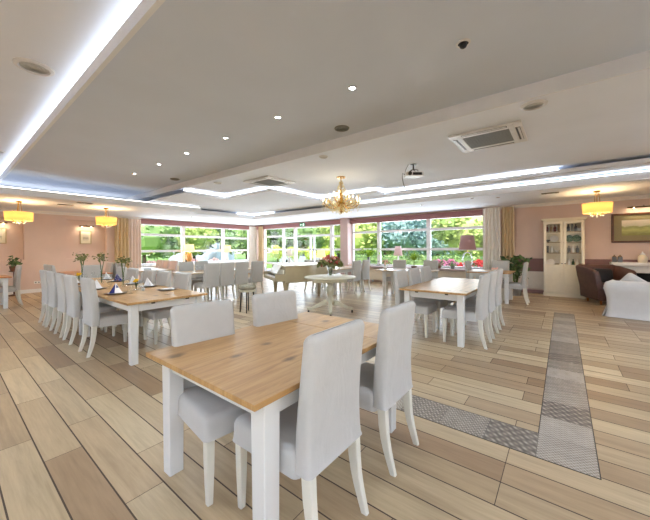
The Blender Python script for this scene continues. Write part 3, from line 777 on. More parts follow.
t = thing('flower_arrangement','pink and white flowers at the left end of the window table','flowers',(7.98,4.05,TZ)); M().lathe([(.04,0),(.06,.08),(.05,.12)], n=14).build('vase', WCER, t, smooth=50); M().tube([(0,0,.1),(0,0,.22)], .01, 6).build('stem', STEMG, t)
m = M()
for _ in range(26): m.ball((random.gauss(0,.06),random.gauss(0,.06),.22+random.gauss(0,.035)), .022, 6, 4)
m.build('blossoms', PEACH, t, smooth=60); M().leaves(40, lambda: (random.gauss(0,.07),random.gauss(0,.07),.2+random.gauss(0,.03)), .06).build('foliage', LF_MID, t)
t = thing('grass_plant','bushy bright green grass plant on the sill near the pillar','plant',(10.95,6.32,.66)); M().lathe([(.06,0),(.045,.1),(.04,.25),(.06,.36)], n=14).build('vase', GREYB, t, smooth=50); spiky(t, 90, .34, .36, LF_BRIGHT, .9, .012, (260, lambda: (random.gauss(0,.14),random.gauss(0,.14),.56+random.gauss(0,.05)), .1))
def sillplant(label, y, pm, lm):
    t = thing('sill_plant', label, 'plant', (10.95,y,.66), 0, 'plants on the right sill'); pot(t,.07,.1,pm); M().leaves(70, lambda: (random.gauss(0,.06),random.gauss(0,.06),.16+random.gauss(0,.05)), .07).build('foliage', lm, t); M().tube([(0,0,.08),(0,0,.16)], .008, 5).build('stem', STEMG, t)
sillplant('small brownish plant in a pot on the right sill', 3.46, TERRA, LF_OLIVE)
sillplant('small green plant on the right sill near the lamp with the mauve shade', 3.0, GPOT, LF_MID)
t = thing('plant_stand','dark leafy plant on a slim stand behind the far-left chair','plant',(1.42,13.3,0)); M().lathe([(.14,0),(.14,.02),(.02,.05),(.02,.72),(.11,.74),(.11,.76)], n=16).build('stand', BROWNF, t, smooth=40); M().lathe([(.08,.76),(.11,.9),(.11,.91)], n=16).build('pot', TERRA, t, smooth=40); M().leaves(150, lambda: (random.gauss(0,.07), random.gauss(0,.06), .99+random.gauss(0,.09)), .09, .3).build('foliage', LF_DARK, t); M().tube([(0,0,.88),(0,0,1.0)], .01, 5).build('stem', STEMG, t)

# ------------------------------------------------------------------ table lamps
def table_lamp(label, loc, body, bodymat, shade, shmat, lit=0, ring=False):
    t = thing('table_lamp', label, 'lamp', loc, 0, 'table lamps at the windows')
    if ring:
        pts = [(0,.15*math.sin(2*PI*i/24),.3+.28*math.cos(2*PI*i/24)) for i in range(25)]; M().tube(pts, .018, 8).build('ring_body', CHROME, t, smooth=60)
        M().lathe([(.09,0),(.09,.015),(.02,.02)], n=20).build('base', CHROME, t, smooth=40)
    else: M().lathe(body, n=18).build('base', bodymat, t, smooth=60)
    r0, r1, z0, z1 = shade
    o = M().lathe([(r0,z0),(r1,z1)], n=28, cap0=False, cap1=False).build('shade', shmat, t, smooth=60); s = o.modifiers.new('s','SOLIDIFY'); s.thickness = .004
    zb = body[-1][1] if body else .56
    M().tube([(0,0,zb-.01),(0,0,z0+.08)], .008, 6).build('stem', GOLD, t); M().ball((0,0,z0+.1), .03).build('bulb', BULB if lit else WCER, t, smooth=60)
    if lit:
        l = bpy.data.lights.new('lamp_glow','POINT'); l.energy = lit; l.color = (1,.75,.45); l.shadow_soft_size = .04; lo = bpy.data.objects.new('lamp_glow', l); COL.objects.link(lo); lo.location = (loc[0],loc[1],loc[2]+z0+.1)
urn = [(.09,0),(.1,.02),(.06,.06),(.13,.2),(.15,.32),(.1,.48),(.04,.56)]
table_lamp('amber urn lamp with cream shade on the left window sill', (7.2,13.72,.72), urn, AMBERG, (.24,.2,.58,.9), SHADEL, 6)
table_lamp('white lamp with cream shade on the left sill near the corner', (9.22,13.72,.72), [(.09,0),(.05,.04),(.1,.16),(.06,.35),(.03,.5)], WCER, (.22,.19,.52,.85), SHADEL, 6)
table_lamp('cream-shaded lamp behind the flower bouquet', (8.55,6.9,TZ), [(.07,0),(.04,.03),(.05,.15),(.02,.3)], WCER, (.17,.14,.3,.55), SHADEL, 5)
table_lamp('small all-white lamp behind the piano near the corner curtain', (9.6,9.55,TZ), [(.1,0),(.07,.1),(.04,.2),(.02,.3)], WCER, (.15,.12,.3,.56), SHADEW)
table_lamp('mauve-shaded lamp with a chrome ring body by the right curtain', (10.93,2.52,.66), [], None, (.27,.2,.66,1.14), SHADEP, 0, True)
table_lamp('pale lamp on the right sill between the two window posts', (10.93,5.0,.66), [(.08,0),(.03,.04),(.03,.42)], WCER, (.17,.11,.44,.8), SHADEL2)
def sidetable(label, x, y):
    t = thing('side_table', label, 'table', (x,y,0), 0, 'small lamp tables'); M().lathe([(.3,.73),(.31,.75),(.3,TZ)], n=28).build('tabletop', WOODW, t, smooth=40); M().lathe([(.2,0),(.18,.03),(.03,.06),(.03,.73)], n=18).build('pedestal', WOODW, t, smooth=40)
sidetable('small white pedestal table under the cream lamp behind the bouquet', 8.55, 6.9)
sidetable('small white pedestal table under the all-white lamp behind the piano', 9.6, 9.55)

# ------------------------------------------------------------------ radiators
for i,(y0,y1,l) in enumerate(((5.52,6.25,'left of the window table'),(2.2,3.7,'behind the right-hand table'))):
    t = thing('radiator', 'cream panel radiator under the right sill, '+l, 'radiator', (11.0,y0,.1), 0, 'radiators'); m = M(); m.box(0,.07,0,y1-y0,0,.46); m.build('panel', CREAM, t, bevel=.008)
    m = M(); n = int((y1-y0)/.06)
    for k in range(n): m.box(-.004,0,k*.06+.02,k*.06+.045,.03,.43)
    m.build('fins', CREAM, t); m = M(); m.box(.0,.1,.05,.08,-.1,0); m.box(.0,.1,y1-y0-.08,y1-y0-.05,-.1,0); m.build('bracket', STEEL, t)

# ------------------------------------------------------------------ cabinet
t = thing('display_cabinet','tall cream display cabinet with two glazed doors against the pink wall','cabinet',(10.72,-.01,0)); hw, H = .45, 2.13
m = M(); m.box(0,.38,-hw,-hw+.03,0,H); m.box(0,.38,hw-.03,hw,0,H); m.box(.36,.38,-hw,hw,0,H); m.box(0,.38,-hw,hw,0,.09); m.box(0,.38,-hw,hw,H-.05,H); m.box(0.02,.38,-hw,hw,.82,.85); m.build('body', CABW, t)
m = M(); m.box(-.03,.39,-hw-.03,hw+.03,H,H+.03); m.box(-.05,.39,-hw-.05,hw+.05,H+.03,H+.07); m.build('cornice', CABW, t, bevel=.008)
M().box(-.02,.38,-hw-.015,hw+.015,0,.07).build('plinth', CABW, t, bevel=.004)
SHZ = (1.22,1.52,1.82)
m = M()
for z in SHZ: m.box(.06,.36,-hw+.03,hw-.03,z-.01,z+.01)
m.build('shelf', CABIN, t)
for s in (-1,1):
    y0, y1 = (-hw+.005,-.004) if s < 0 else (.004,hw-.005)
    d = M(); f = .065
    d.box(-.022,0,y0,y0+f,.1,H-.02); d.box(-.022,0,y1-f,y1,.1,H-.02); d.box(-.022,0,y0+f,y1-f,H-.09,H-.02); d.box(-.022,0,y0+f,y1-f,.1,.18); d.box(-.022,0,y0+f,y1-f,.8,.9)
    for z in (1.44,1.77): d.box(-.018,-.004,y0+f,y1-f,z-.014,z+.014)
    do = d.build('door', CABW, t, bevel=.003)
    m = M(); m.box(-.008,0,y0+f,y1-f,.18,.8); n = 6
    for k in range(n): a = y0+f+(y1-y0-2*f)*k/n; m.box(-.013,-.008,a+.004,a+(y1-y0-2*f)/n-.004,.19,.79)
    m.build('panel', CABW, do); M().box(-.012,-.008,y0+f-.005,y1-f+.005,.895,H-.085).build('glass_pane', GLASS, do)
    M().ball((-.035, (y0+.03) if s>0 else (y1-.03), .93), .014).build('knob', DARKM, do, smooth=60)
def cab_item(name, label, cat, y, z, kind, mat, r=.05, h=.15):
    o = thing(name, label, cat, (10.9,y,z), 0, 'things on the cabinet shelves')
    if kind == 'bottle': M().lathe([(r*.9,0),(r,.01),(r,h*.6),(r*.35,h*.75),(r*.35,h)], n=12).build('body', mat, o, smooth=50)
    elif kind == 'bowl': M().lathe([(r*.4,0),(r,h),(r*.95,h),(r*.35,.01)], n=16).build('body', mat, o, smooth=50)
    elif kind == 'plate':
        m = M(); m.lathe([(r,0),(r*.6,.012),(.01,.012)], n=20); m.xf(Matrix.Translation((.06,0,r)) @ Matrix.Rotation(R(-80),4,'Y')); m.build('body', mat, o, smooth=50)
    elif kind == 'book': M().box(-.06,.06,-r*.5,r*.5,0,h).build('cover', mat, o); M().box(-.055,.057,-r*.4,r*.4,.004,h+.001).build('pages', NAPW, o)
sh = [.85]+[z+.01 for z in SHZ]
items = [('bottle',.36,3,BOOKR),('bottle',.27,3,BOOKT),('bottle',.18,3,BOOKR),('book',.1,3,BOOKT),('bottle',-.12,3,GREYB),('book',-.2,3,GREYB),('bottle',-.28,3,GREYB),('bowl',-.36,3,CHINA),
 ('bowl',.34,2,GREYB),('plate',.2,2,CHINA),('plate',-.14,2,BOOKG),('plate',-.3,2,BOOKG),('book',.35,1,GREYB),('bottle',.25,1,CHINA),('bowl',.13,1,CHINA),('bottle',-.13,1,GREYB),('bottle',-.22,1,CHINA),('bottle',-.31,1,GREYB),
 ('plate',.28,0,CHINA),('bowl',.14,0,BOOKT),('bottle',-.13,0,CHINA),('bottle',-.22,0,BOOKG),('bottle',-.31,0,CHINA)]
cn = {id(BOOKR):'maroon',id(BOOKT):'tan',id(GREYB):'smoky grey',id(CHINA):'white',id(BOOKG):'green'}
shn = ['bottom glazed shelf','second glazed shelf from below','third glazed shelf from below','top shelf']
seen = {}
for kd, y, s, mt in items:
    key = (kd, s, id(mt), y > 0); seen[key] = seen.get(key, 0)+1
    tot = sum(1 for q in items if (q[0],q[2],id(q[3]),q[1]>0) == key)
    pos = '' if tot == 1 else (', left one' if seen[key] == 1 else ', right one')
    cab_item({'bottle':'bottle','bowl':'bowl','plate':'plate','book':'book'}[kd], f'{cn[id(mt)]} {kd} behind the {"left" if y>0 else "right"} cabinet door, {shn[s]}{pos}', kd, y, sh[s], kd, mt, {'bottle':.035,'bowl':.06,'plate':.1,'book':.05}[kd], {'bottle':.2,'bowl':.07,'plate':.1,'book':.2}[kd])

# ------------------------------------------------------------------ fireplace, mantel things, painting
t = thing('fireplace','white fireplace surround with black firebox by the armchair','fireplace',(10.86,-2.1,0))
m = M(); fp = M(); fp.box(.04,.27,.78,1.03,0,.9); fp.box(.04,.27,-1.03,-.78,0,.9); fp.box(.04,.27,-.78,.78,.72,.9); fp.build('surround', TRIMW, t, bevel=.006)
M().box(-.04,.27,-1.12,1.12,.9,.985).build('mantel_shelf', TRIMW, t, bevel=.012)
M().box(.2,.27,-.78,.78,0,.72).build('firebox', SOOT, t)
m = M(); m.box(.0,.04,.8,1.0,.05,.86); m.box(.0,.04,-1.0,-.8,.05,.86); m.build('pilaster', TRIMW, t, bevel=.006)
def jar(name, label, y, kind):
    t = thing(name, label, 'ornament', (10.97,y,.985))
    if kind == 0:
        M().box(-.045,.045,-.045,.045,0,.14).build('body', GREYB, t, bevel=.008); M().box(-.035,.035,-.035,.035,.14,.165).build('lid', BRASS, t, bevel=.006); M().ball((0,0,.18), .016).build('knob', BRASS, t, smooth=60)
    else:
        M().lathe([(.07,0),(.09,.03),(.09,.14),(.05,.19),(.03,.2)], n=20).build('body', simple('frosted_cream_glass', srgb(240,230,205), .3), t, smooth=50); M().lathe([(.05,.2),(.055,.215),(.02,.24),(.015,.25)], n=16).build('lid', WCER, t, smooth=50); M().ball((0,0,.262), .016).build('knob', WCER, t, smooth=60)
jar('square_jar','dark square canister on the mantel, left of two', -1.06, 0); jar('square_jar','dark square canister on the mantel, right of two', -1.17, 0); jar('lidded_jar','cream lidded glass jar on the mantel', -1.58, 1)
def art_mat(name, stops, sc=(1,1,1)):
    t = NT(name); v = t.coord('Generated', sc); sp = t.n('ShaderNodeSeparateXYZ'); t.l(v, sp.inputs[0])
    k = t.math('ADD', sp.outputs[2], t.math('MULTIPLY', t.math('SUBTRACT', t.noise(v, 7, 6, .65), .5), .5))
    t.l(t.ramp(k, stops), t.b.inputs['Base Color']); t.b.inputs['Roughness'].default_value = .5; return t.m
ART1 = art_mat('meadow_painting', [(.1,srgb(150,150,84)),(.35,srgb(196,196,120)),(.55,srgb(150,156,92)),(.66,srgb(206,200,170)),(.9,srgb(226,214,194))])
ART2 = art_mat('sketch_print', [(.1,srgb(220,214,198)),(.4,srgb(170,166,150)),(.55,srgb(216,210,196)),(.9,srgb(230,224,210))])
t = thing('framed_painting','wide dark-framed green meadow painting over the fireplace','painting',(XR,-1.72,1.88))
m = M(); w, h, f = .7, .385, .05; m.box(-.05,-.001,-w,w,h-f,h); m.box(-.05,-.001,-w,w,-h,-h+f); m.box(-.05,-.001,-w,-w+f,-h+f,h-f); m.box(-.05,-.001,w-f,w,-h+f,h-f); m.build('frame', BROWNF, t, bevel=.01)
M().box(-.02,-.005,-w+f,w-f,-h+f,h-f).build('mat_board', MATB, t); M().box(-.026,-.02,-.5,.5,-.2,.2).build('canvas', ART1, t)
def pic_light(label, loc, L, axis, inward):
    t = thing('picture_light', label, 'light', loc, 0, 'brass picture lights')
    dx, dy = inward
    if axis == 'y': M().tube([(dx*.14,-L/2,.0),(dx*.14,L/2,.0)], .02, 10).build('shade', BRASS, t, smooth=60)
    else: M().tube([(-L/2,dy*.14,.0),(L/2,dy*.14,.0)], .02, 10).build('shade', BRASS, t, smooth=60)
    M().tube([(0,0,.01),(dx*.08,dy*.08,.05),(dx*.14,dy*.14,.015)], .008, 6).build('arm', BRASS, t, smooth=60)
    m = M()
    for s in (-1,1):
        c = (dx*.14, s*L*.3, -.02) if axis == 'y' else (s*L*.3, dy*.14, -.02); m.ball(c, .014, 8, 5)
    m.build('bulb', BULB, t, smooth=60)
    l = bpy.data.lights.new('picture_glow','AREA'); l.shape = 'RECTANGLE'; l.size = L; l.size_y = .03; l.energy = 1.6; l.color = (1,.78,.5); lo = bpy.data.objects.new('picture_glow', l); COL.objects.link(lo)
    lo.location = (loc[0]+dx*.15, loc[1]+dy*.15, loc[2]-.04)
    d = Vector((-dx*.5, -dy*.5, -1)); lo.rotation_euler = d.to_track_quat('-Z','Y').to_euler()
pic_light('brass picture light over the meadow painting', (XR,-1.62,2.4), .62, 'y', (-1,0))
for x, l, w in ((3.35,'right niche with the small sketch',.17),(1.12,'niche at the left edge',.2)):
    t = thing('framed_print', f'small framed print in the {l}', 'picture', (x,YL,1.86), 0, 'prints in the niches')
    m = M(); h, f = .25, .025; m.box(-w,w,-.03,-.001,h-f,h); m.box(-w,w,-.03,-.001,-h,-h+f); m.box(-w,-w+f,-.03,-.001,-h+f,h-f); m.box(w-f,w,-.03,-.001,-h+f,h-f); m.build('frame', simple('pale_gilt_frame', srgb(190,170,130), .4, .3), t, bevel=.004)
    M().box(-w+f,w-f,-.012,-.004,-h+f,h-f).build('mat_board', simple('ivory_mat', srgb(236,228,208), .8), t); M().box(-w*.5,w*.5,-.016,-.012,-h*.5,h*.5).build('print', ART2, t)
    pic_light(f'brass picture light over the print in the {l}', (x,YL,2.26), .42, 'x', (0,-1))
t = thing('wall_socket','white double wall socket on the pink wall near the left','socket',(2.0,N0,.33)); M().box(-.08,.08,-.012,0,-.04,.04).build('plate', TRIMW, t, bevel=.004); m = M(); m.lathe([(.022,0),(.022,.003)], n=14); m.xf(Matrix.Translation((-.038,-.012,0)) @ Matrix.Rotation(R(90),4,'X')); m.build('outlet', GREYG, t); m = M(); m.lathe([(.022,0),(.022,.003)], n=14); m.xf(Matrix.Translation((.038,-.012,0)) @ Matrix.Rotation(R(90),4,'X')); m.build('outlet', GREYG, t)
t = thing('exit_sign','small green exit sign on the blind above the glass doors','sign',(XR-.13,10.08,2.56))
M().box(0,.03,-.17,.17,-.085,.085).build('housing', GREENP, t, bevel=.004)
m = M(); m.box(-.004,0,-.13,-.05,-.055,.055); m.box(-.004,0,.0,.09,-.012,.012); m.add([(-.002,.14,0),(-.002,.08,.04),(-.002,.08,-.04)],[(0,1,2)]); m.build('pictogram', emit('sign_white', (.9,1,.95,1), .8), t)

# ------------------------------------------------------------------ armchair and sofa
AX, AY, AF = 10.16, -.83, 205
t = thing('leather_armchair','brown leather tub armchair beside the fireplace','armchair',(AX,AY,0), AF-90)
rg = []
for z, hx, hy, cy in ((.1,.31,.32,0),(.14,.325,.335,0),(.3,.34,.35,0),(.4,.35,.36,0)): rg.append(rrect(hx,hy,.05,z,cy))
M().loft(rg).build('base', LEATHER, t, smooth=50)
rg = []
for z, hx, hy, cy in ((.3,.34,.075,-.29),(.5,.38,.08,-.32),(.75,.4,.075,-.36),(.88,.41,.07,-.385),(.92,.4,.06,-.39),(.935,.37,.035,-.395)): rg.append(rrect(hx,hy,.06,z,cy))
M().loft(rg).build('backrest', LEATHER, t, smooth=50)
for s in (-1,1):
    rg = []
    for y, z1, dx in ((-.38,.92,.07),(-.25,.91,.07),(-.1,.89,.065),(.1,.86,.06),(.25,.84,.05),(.32,.81,.04),(.35,.75,.03)):
        rg.append([(s*.25,y,.12),(s*.35,y,.12),(s*.37,y,.4),(s*(.385+dx*.6),y,z1*.6+.12),(s*(.385+dx),y,z1-.05),(s*(.37+dx),y,z1-.01),(s*(.33+dx),y,z1),(s*(.29+dx),y,z1-.02),(s*(.27+dx*.6),y,z1*.6+.12),(s*.25,y,.45)])
    if s < 0: rg = [r[::-1] for r in rg]
    M().loft(rg).build('armrest', LEATHER, t, smooth=60)
rg = [rrect(.24,.3,.05,z,.05) for z in (.4,.42,.47)] + [rrect(.22,.28,.05,.495,.05)]
M().loft(rg).build('seat_cushion', LEATHER2, t, smooth=50)
for sx in (-1,1):
    for sy in (-1,1): M().lathe([(.018,0),(.028,.1)], (sx*.25,sy*.26,0), 12).build('leg', ORANGE, t, smooth=50)
m = M(); rg = [[(x*k,y*k,z) for x,y,_ in rrect(.21,.17,.06,0)] for z,k in ((-.07,.75),(-.05,.93),(0,1),(.05,.93),(.07,.75))]; m.loft(rg)
m.xf(Matrix.Translation((AX,AY,0)) @ Matrix.Rotation(R(AF-90),4,'Z') @ Matrix.Translation((-.02,-.165,.675)) @ Matrix.Rotation(R(102),4,'X')); o = m.build('throw_pillow', DCUSH, smooth=60); tag(o, 'black throw pillow resting inside the leather armchair', 'pillow')

t = thing('slipcovered_sofa','white slipcovered sofa seen from behind at the right edge','sofa',(8.52,-1.66,0), -90-8)   # local: faces +y
hw = .93
rg = []
for z, hx, hy, cy in ((.01,hw+.04,.17,-.3),(.05,hw+.02,.16,-.3),(.2,hw-.005,.14,-.3),(.4,hw+.01,.14,-.32),(.52,hw+.035,.14,-.35),(.62,hw+.045,.13,-.37),(.69,hw+.02,.1,-.38),(.72,hw-.05,.06,-.38)):
    ring = rrect(hx,hy,.09,z,cy,6); rg.append([(x,y+(.012*math.sin(x*22) if z < .25 else .005*math.sin(x*9)),zz) for x,y,zz in ring])
M().loft(rg).build('backrest', FABS, t, smooth=60)
for s in (-1,1):
    rg = []
    for y in (-.3,0,.3,.45):
        rg.append([(s*(hw-.2),y,.02),(s*(hw+.02),y,.02),(s*(hw+.0),y,.3),(s*(hw+.03),y,.48),(s*(hw+.06),y,.56),(s*(hw+.03),y,.63),(s*(hw-.05),y,.68),(s*(hw-.14),y,.64),(s*(hw-.18),y,.5)])
    if s < 0: rg = [r[::-1] for r in rg]
    M().loft(rg).build('armrest', FABS, t, smooth=70)
M().box(-hw+.16,hw-.16,-.2,.42,.02,.36).build('base', FABS, t, bevel=.02)
for s in (-1,1): M().box(min(s*.005,s*.74),max(s*.005,s*.74),-.16,.44,.36,.5).build('seat_cushion', FABS, t, bevel=.04, seg=3)
for s in (-1,1):
    rg = []
    for z, f in ((.0,.07),(.07,.05),(.15,.03),(.22,.012)): rg.append([(s*(hw-.02+f*(1+.4*math.sin(i*2.3))), -.42+i*.07, z) for i in range(13)])
    o = M().loft(rg, False, False, False).build('skirt', FABS, t, smooth=60); q = o.modifiers.new('s','SOLIDIFY'); q.thickness = .01
m = M(); rg = [[(x*k,y*k,z) for x,y,_ in rrect(.19,.19,.05,0)] for z,k in ((-.08,.7),(-.055,.93),(0,1),(.055,.93),(.08,.7))]; m.loft(rg); m.xf(Matrix.Translation((8.66,-1.1,.62)) @ Matrix.Rotation(R(75),4,'Z') @ Matrix.Rotation(R(78),4,'X') @ Matrix.Rotation(R(38),4,'Z')); o = m.build('throw_pillow', FABS, smooth=60); tag(o, 'white pillow with its corner peaking over the sofa back', 'pillow')

# ------------------------------------------------------------------ chandelier
t = thing('crystal_chandelier','gold crystal chandelier with many candle bulbs over the round table','chandelier',(5.8,4.07,MID))
M().lathe([(.09,-.03),(.1,-.01),(.1,0)], n=20).build('canopy', GOLD, t, smooth=40)
M().tube([(0,0,-.03),(0,0,-.3)], .012, 8).build('rod', GOLD, t)
M().lathe([(.01,-.85),(.05,-.8),(.03,-.74),(.07,-.66),(.1,-.6),(.05,-.54),(.03,-.48),(.05,-.42),(.04,-.36),(.015,-.3)], n=16).build('stem_body', GOLD, t, smooth=50)
cr = M()
def drop(x, y, z, s): cr.add([(x,y,z+s),(x+s*.45,y,z),(x,y+s*.45,z),(x-s*.45,y,z),(x,y-s*.45,z),(x,y,z-s*1.4)], [(0,1,2),(0,2,3),(0,3,4),(0,4,1),(5,2,1),(5,3,2),(5,4,3),(5,1,4)])
for tier, (n, r, z, zc) in enumerate(((12,.43,-.66,-.56),(8,.3,-.6,-.42),(6,.17,-.5,-.3))):
    for k in range(n):
        a = 2*PI*k/n + tier*.2; c, s = math.cos(a), math.sin(a)
        ar = M().tube([(.04*c,.04*s,z+.02),(r*.4*c,r*.4*s,z-.08),(r*.8*c,r*.8*s,z-.05),(r*c,r*s,z+.03)], .007, 6).build('arm', GOLD, t, smooth=60)
        M().lathe([(.012,z+.02),(.032,z+.035),(.034,z+.042)], (r*c,r*s,0), 10).build('drip_pan', CRYS, ar, smooth=50)
        M().lathe([(.009,z+.04),(.009,z+.1)], (r*c,r*s,0), 8).build('candle', CHINA, ar, smooth=50)
        M().lathe([(.006,z+.1),(.014,z+.125),(.003,z+.165)], (r*c,r*s,0), 8).build('bulb', emit('candle_bulb',(1,.78,.48,1),5) if (tier==0 and k==0) else bpy.data.materials['candle_bulb'], ar, smooth=60)
        for q in range(3): drop(r*c+random.gauss(0,.02), r*s+random.gauss(0,.02), z-.03-q*.04, .02)
for _ in range(320):
    a, q = random.uniform(0,2*PI), random.random(); r = .05+.38*q; drop(r*math.cos(a), r*math.sin(a), -.84+.26*q**2+random.uniform(-.02,.2), random.uniform(.018,.03))
for _ in range(160):
    a, q = random.uniform(0,2*PI), random.random(); r = .03+.12*q; drop(r*math.cos(a), r*math.sin(a), -.12-.35*q+random.uniform(-.03,.03), .018)
for k in range(16):
    a = 2*PI*k/16
    for q in range(7): u = q/6; drop((.06+.33*u)*math.cos(a), (.06+.33*u)*math.sin(a), -.36-.16*u-.12*math.sin(PI*u), .014)
o = cr.build('crystal_drops', simple('honey_crystal_glass', srgb(250,226,172), .08, .0, var=.25, scale=40, spec=1), t); o['kind'] = 'stuff'
l = bpy.data.lights.new('chandelier_glow','POINT'); l.energy = 14; l.color = (1,.86,.68); l.shadow_soft_size = .4; lo = bpy.data.objects.new('chandelier_glow', l); COL.objects.link(lo); lo.location = (5.8,4.07,2.38)

# ------------------------------------------------------------------ drum pendants
def pendant(label, x, y, r):
    t = thing('drum_pendant', label, 'pendant lamp', (x,y,SOF), 0, 'yellow drum pendants')
    M().lathe([(.06,-.03),(.065,0)], n=20).build('canopy', GOLD, t, smooth=40)
    m = M()
    for k in range(3): a = 2*PI*k/3; m.tube([(.03*math.cos(a),.03*math.sin(a),-.03),(.06*math.cos(a),.06*math.sin(a),-.3)], .006, 6)
    m.tube([(0,0,-.02),(0,0,-.55)], .008, 6); m.build('rods', GOLD, t, smooth=60)
    o = M().lathe([(r*.95,-.52),(r,-.29)][::-1], n=40, cap0=False, cap1=False).build('shade', SHADE, t, smooth=60); q = o.modifiers.new('s','SOLIDIFY'); q.thickness = .004
    m = M()
    for k in range(3): a = 2*PI*k/3; m.tube([(.0,0,-.3),((r-.01)*math.cos(a),(r-.01)*math.sin(a),-.28)], .004, 5)
    m.build('spider', GOLD, t)
    m = M()
    for k in range(5): a = 2*PI*k/5; m.tube([(0,0,-.52),(.09*math.cos(a),.09*math.sin(a),-.57),(.15*math.cos(a),.15*math.sin(a),-.5)], .007, 6)
    m.build('arms', GOLD, t, smooth=60)
    m = M()
    for k in range(5): a = 2*PI*k/5; m.ball((.15*math.cos(a),.15*math.sin(a),-.44), (.02,.02,.04), 8, 5)
    m.build('bulbs', BULB, t, smooth=60)
    m = M()
    for k in range(10): a = 2*PI*k/10; m.ball((.12*math.cos(a),.12*math.sin(a),-.585), (.012,.012,.022), 6, 4)
    m.ball((0,0,-.6), (.022,.022,.035), 8, 5); m.build('glass_drops', CHINA, t, smooth=60)
    l = bpy.data.lights.new('pendant_glow','POINT'); l.energy = 26; l.color = (1,.68,.34); l.shadow_soft_size = .08; lo = bpy.data.objects.new('pendant_glow', l); COL.objects.link(lo); lo.location = (x,y,SOF-.38)
pendant('lit yellow drum pendant nearest the left edge, over the orange-brown table', 1.31, 11.35, .28)
pendant('lit yellow drum pendant beside the left curtain', 3.24, 11.25, .27)
pendant('lit yellow drum pendant above the cabinet and armchair', 9.5, -.63, .27)

# ------------------------------------------------------------------ ceiling fittings
def spot(label, x, y, z, r, lit, eye=False, group='recessed ceiling spotlights', energy=0):
    t = thing('recessed_spotlight', label, 'ceiling light', (x,y,z), 0, group)
    M().lathe([(r*.75,-.012),(r,-.008),(r*1.02,0),(r*.7,0)], n=24, cap0=False, cap1=False).build('rim', CHROME if not eye else STEEL, t, smooth=50)
    M().lathe([(r*.74,-.006),(.001,-.004)][::-1], n=20).build('lens', SPOTL if lit else DARKM, t, smooth=50)
    if eye: M().ball((0,0,-.02), (r*.55,r*.55,.03), 14, 8).build('eyeball', BLACK, t, smooth=60)
    if energy:
        l = bpy.data.lights.new('spot_glow','SPOT'); l.energy = energy; l.color = (.86,.93,1); l.spot_size = R(150); l.spot_blend = .8; l.shadow_soft_size = .06; lo = bpy.data.objects.new('spot_glow', l); COL.objects.link(lo); lo.location = (x,y,z-.03)
ordn = ['nearest','second nearest','third nearest','third farthest','second farthest','farthest']
for k, y in enumerate((1.87,3.09,4.33,5.59,6.77,8.07)): spot(f'small lit ceiling spot, {ordn[k]} of the six in a row on the grey ceiling', 2.9, y, GREY, .045, True, energy=46)
spot('unlit dark eyeball spot on the grey ceiling near the top of the view', 2.89, .69, GREY, .06, False, True)
PALEG = simple('pale_grey_grille', srgb(196,198,196), .5, var=.08, scale=60)
def disc(label, x, y, z, r, inner=PALEG, rim=STEEL, nm='round_ceiling_fitting', cat='ceiling fitting', energy=0, group='round ceiling fittings'):
    t = thing(nm, label, cat, (x,y,z), 0, group)
    M().lathe([(r*.72,-.004),(r*.8,-.022),(r,-.012),(r*1.03,0)][::-1], n=32, cap0=False, cap1=False).build('rim', rim, t, smooth=50)
    m = M(); m.lathe([(r*.74,-.001),(r*.74,-.006)], n=28)
    for q in (.25,.45,.62): m.lathe([(r*q,-.012),(r*(q+.05),-.012),(r*(q+.05),-.006),(r*q,-.006)], n=28, cap0=False, cap1=False)
    m.build('grille', inner, t, smooth=30)
    if energy:
        l = bpy.data.lights.new('disc_glow','AREA'); l.shape = 'DISK'; l.size = r*1.4; l.energy = energy; l.color = (1,.97,.93); l.spread = R(170); lo = bpy.data.objects.new('disc_glow', l); COL.objects.link(lo); lo.location = (x,y,z-.03)
disc('flat grey round grille on the grey ceiling edge, nearer one', 3.78, 2.63, GREY, .11, GREYG, GREYG)
disc('flat grey round grille on the grey ceiling edge, farther one', 3.78, 7.9, GREY, .11, GREYG, GREYG)
disc('large round white-rimmed fitting on the bluish upper-left ceiling', .67, 4.67, LEFT, .17)
disc('round white-rimmed fitting at the far left of the upper-left ceiling', .72, 9.2, LEFT, .15)
disc('round fitting above the square air unit on the right', 4.3, .26, MID, .13)
disc('small pale round fitting between the grey ceiling and chandelier', 4.3, 3.4, MID, .08, STEEL)
disc('small pale round fitting beside the far square air unit', 4.32, 6.8, MID, .1, STEEL)
def vent(label, x, y, sx, sy):
    t = thing('ceiling_vent', label, 'vent', (x,y,SOF), 0, 'small dark ceiling vents'); M().box(-sx/2,sx/2,-sy/2,sy/2,-.01,0).build('frame', GREYG, t); m = M()
    for k in range(3): m.box(-sx*.42,sx*.42,-sy*.4+k*sy*.3,-sy*.28+k*sy*.3,-.013,-.01)
    m.build('slat', DARKM, t)

vent('small dark slotted vent by the left pendant at the wall end', 2.25, 11.25, .34, .16); vent('small dark slotted vent by the left light strip', 2.5, 10.42, .34, .16)
vent('small dark slotted vent on the ceiling over the cabinet side', 9.13, .24, .16, .34)
spot('tiny dark ceiling spot above the right white curtain', 9.04, 1.34, SOF, .05, False); spot('tiny dark ceiling spot left of the right curtain', 8.75, 1.9, SOF, .05, False)
spot('tiny dark ceiling spot above the right windows', 9.11, 3.38, SOF, .05, False); spot('tiny dark ceiling spot above the left windows', 6.34, 11.83, SOF, .05, False)

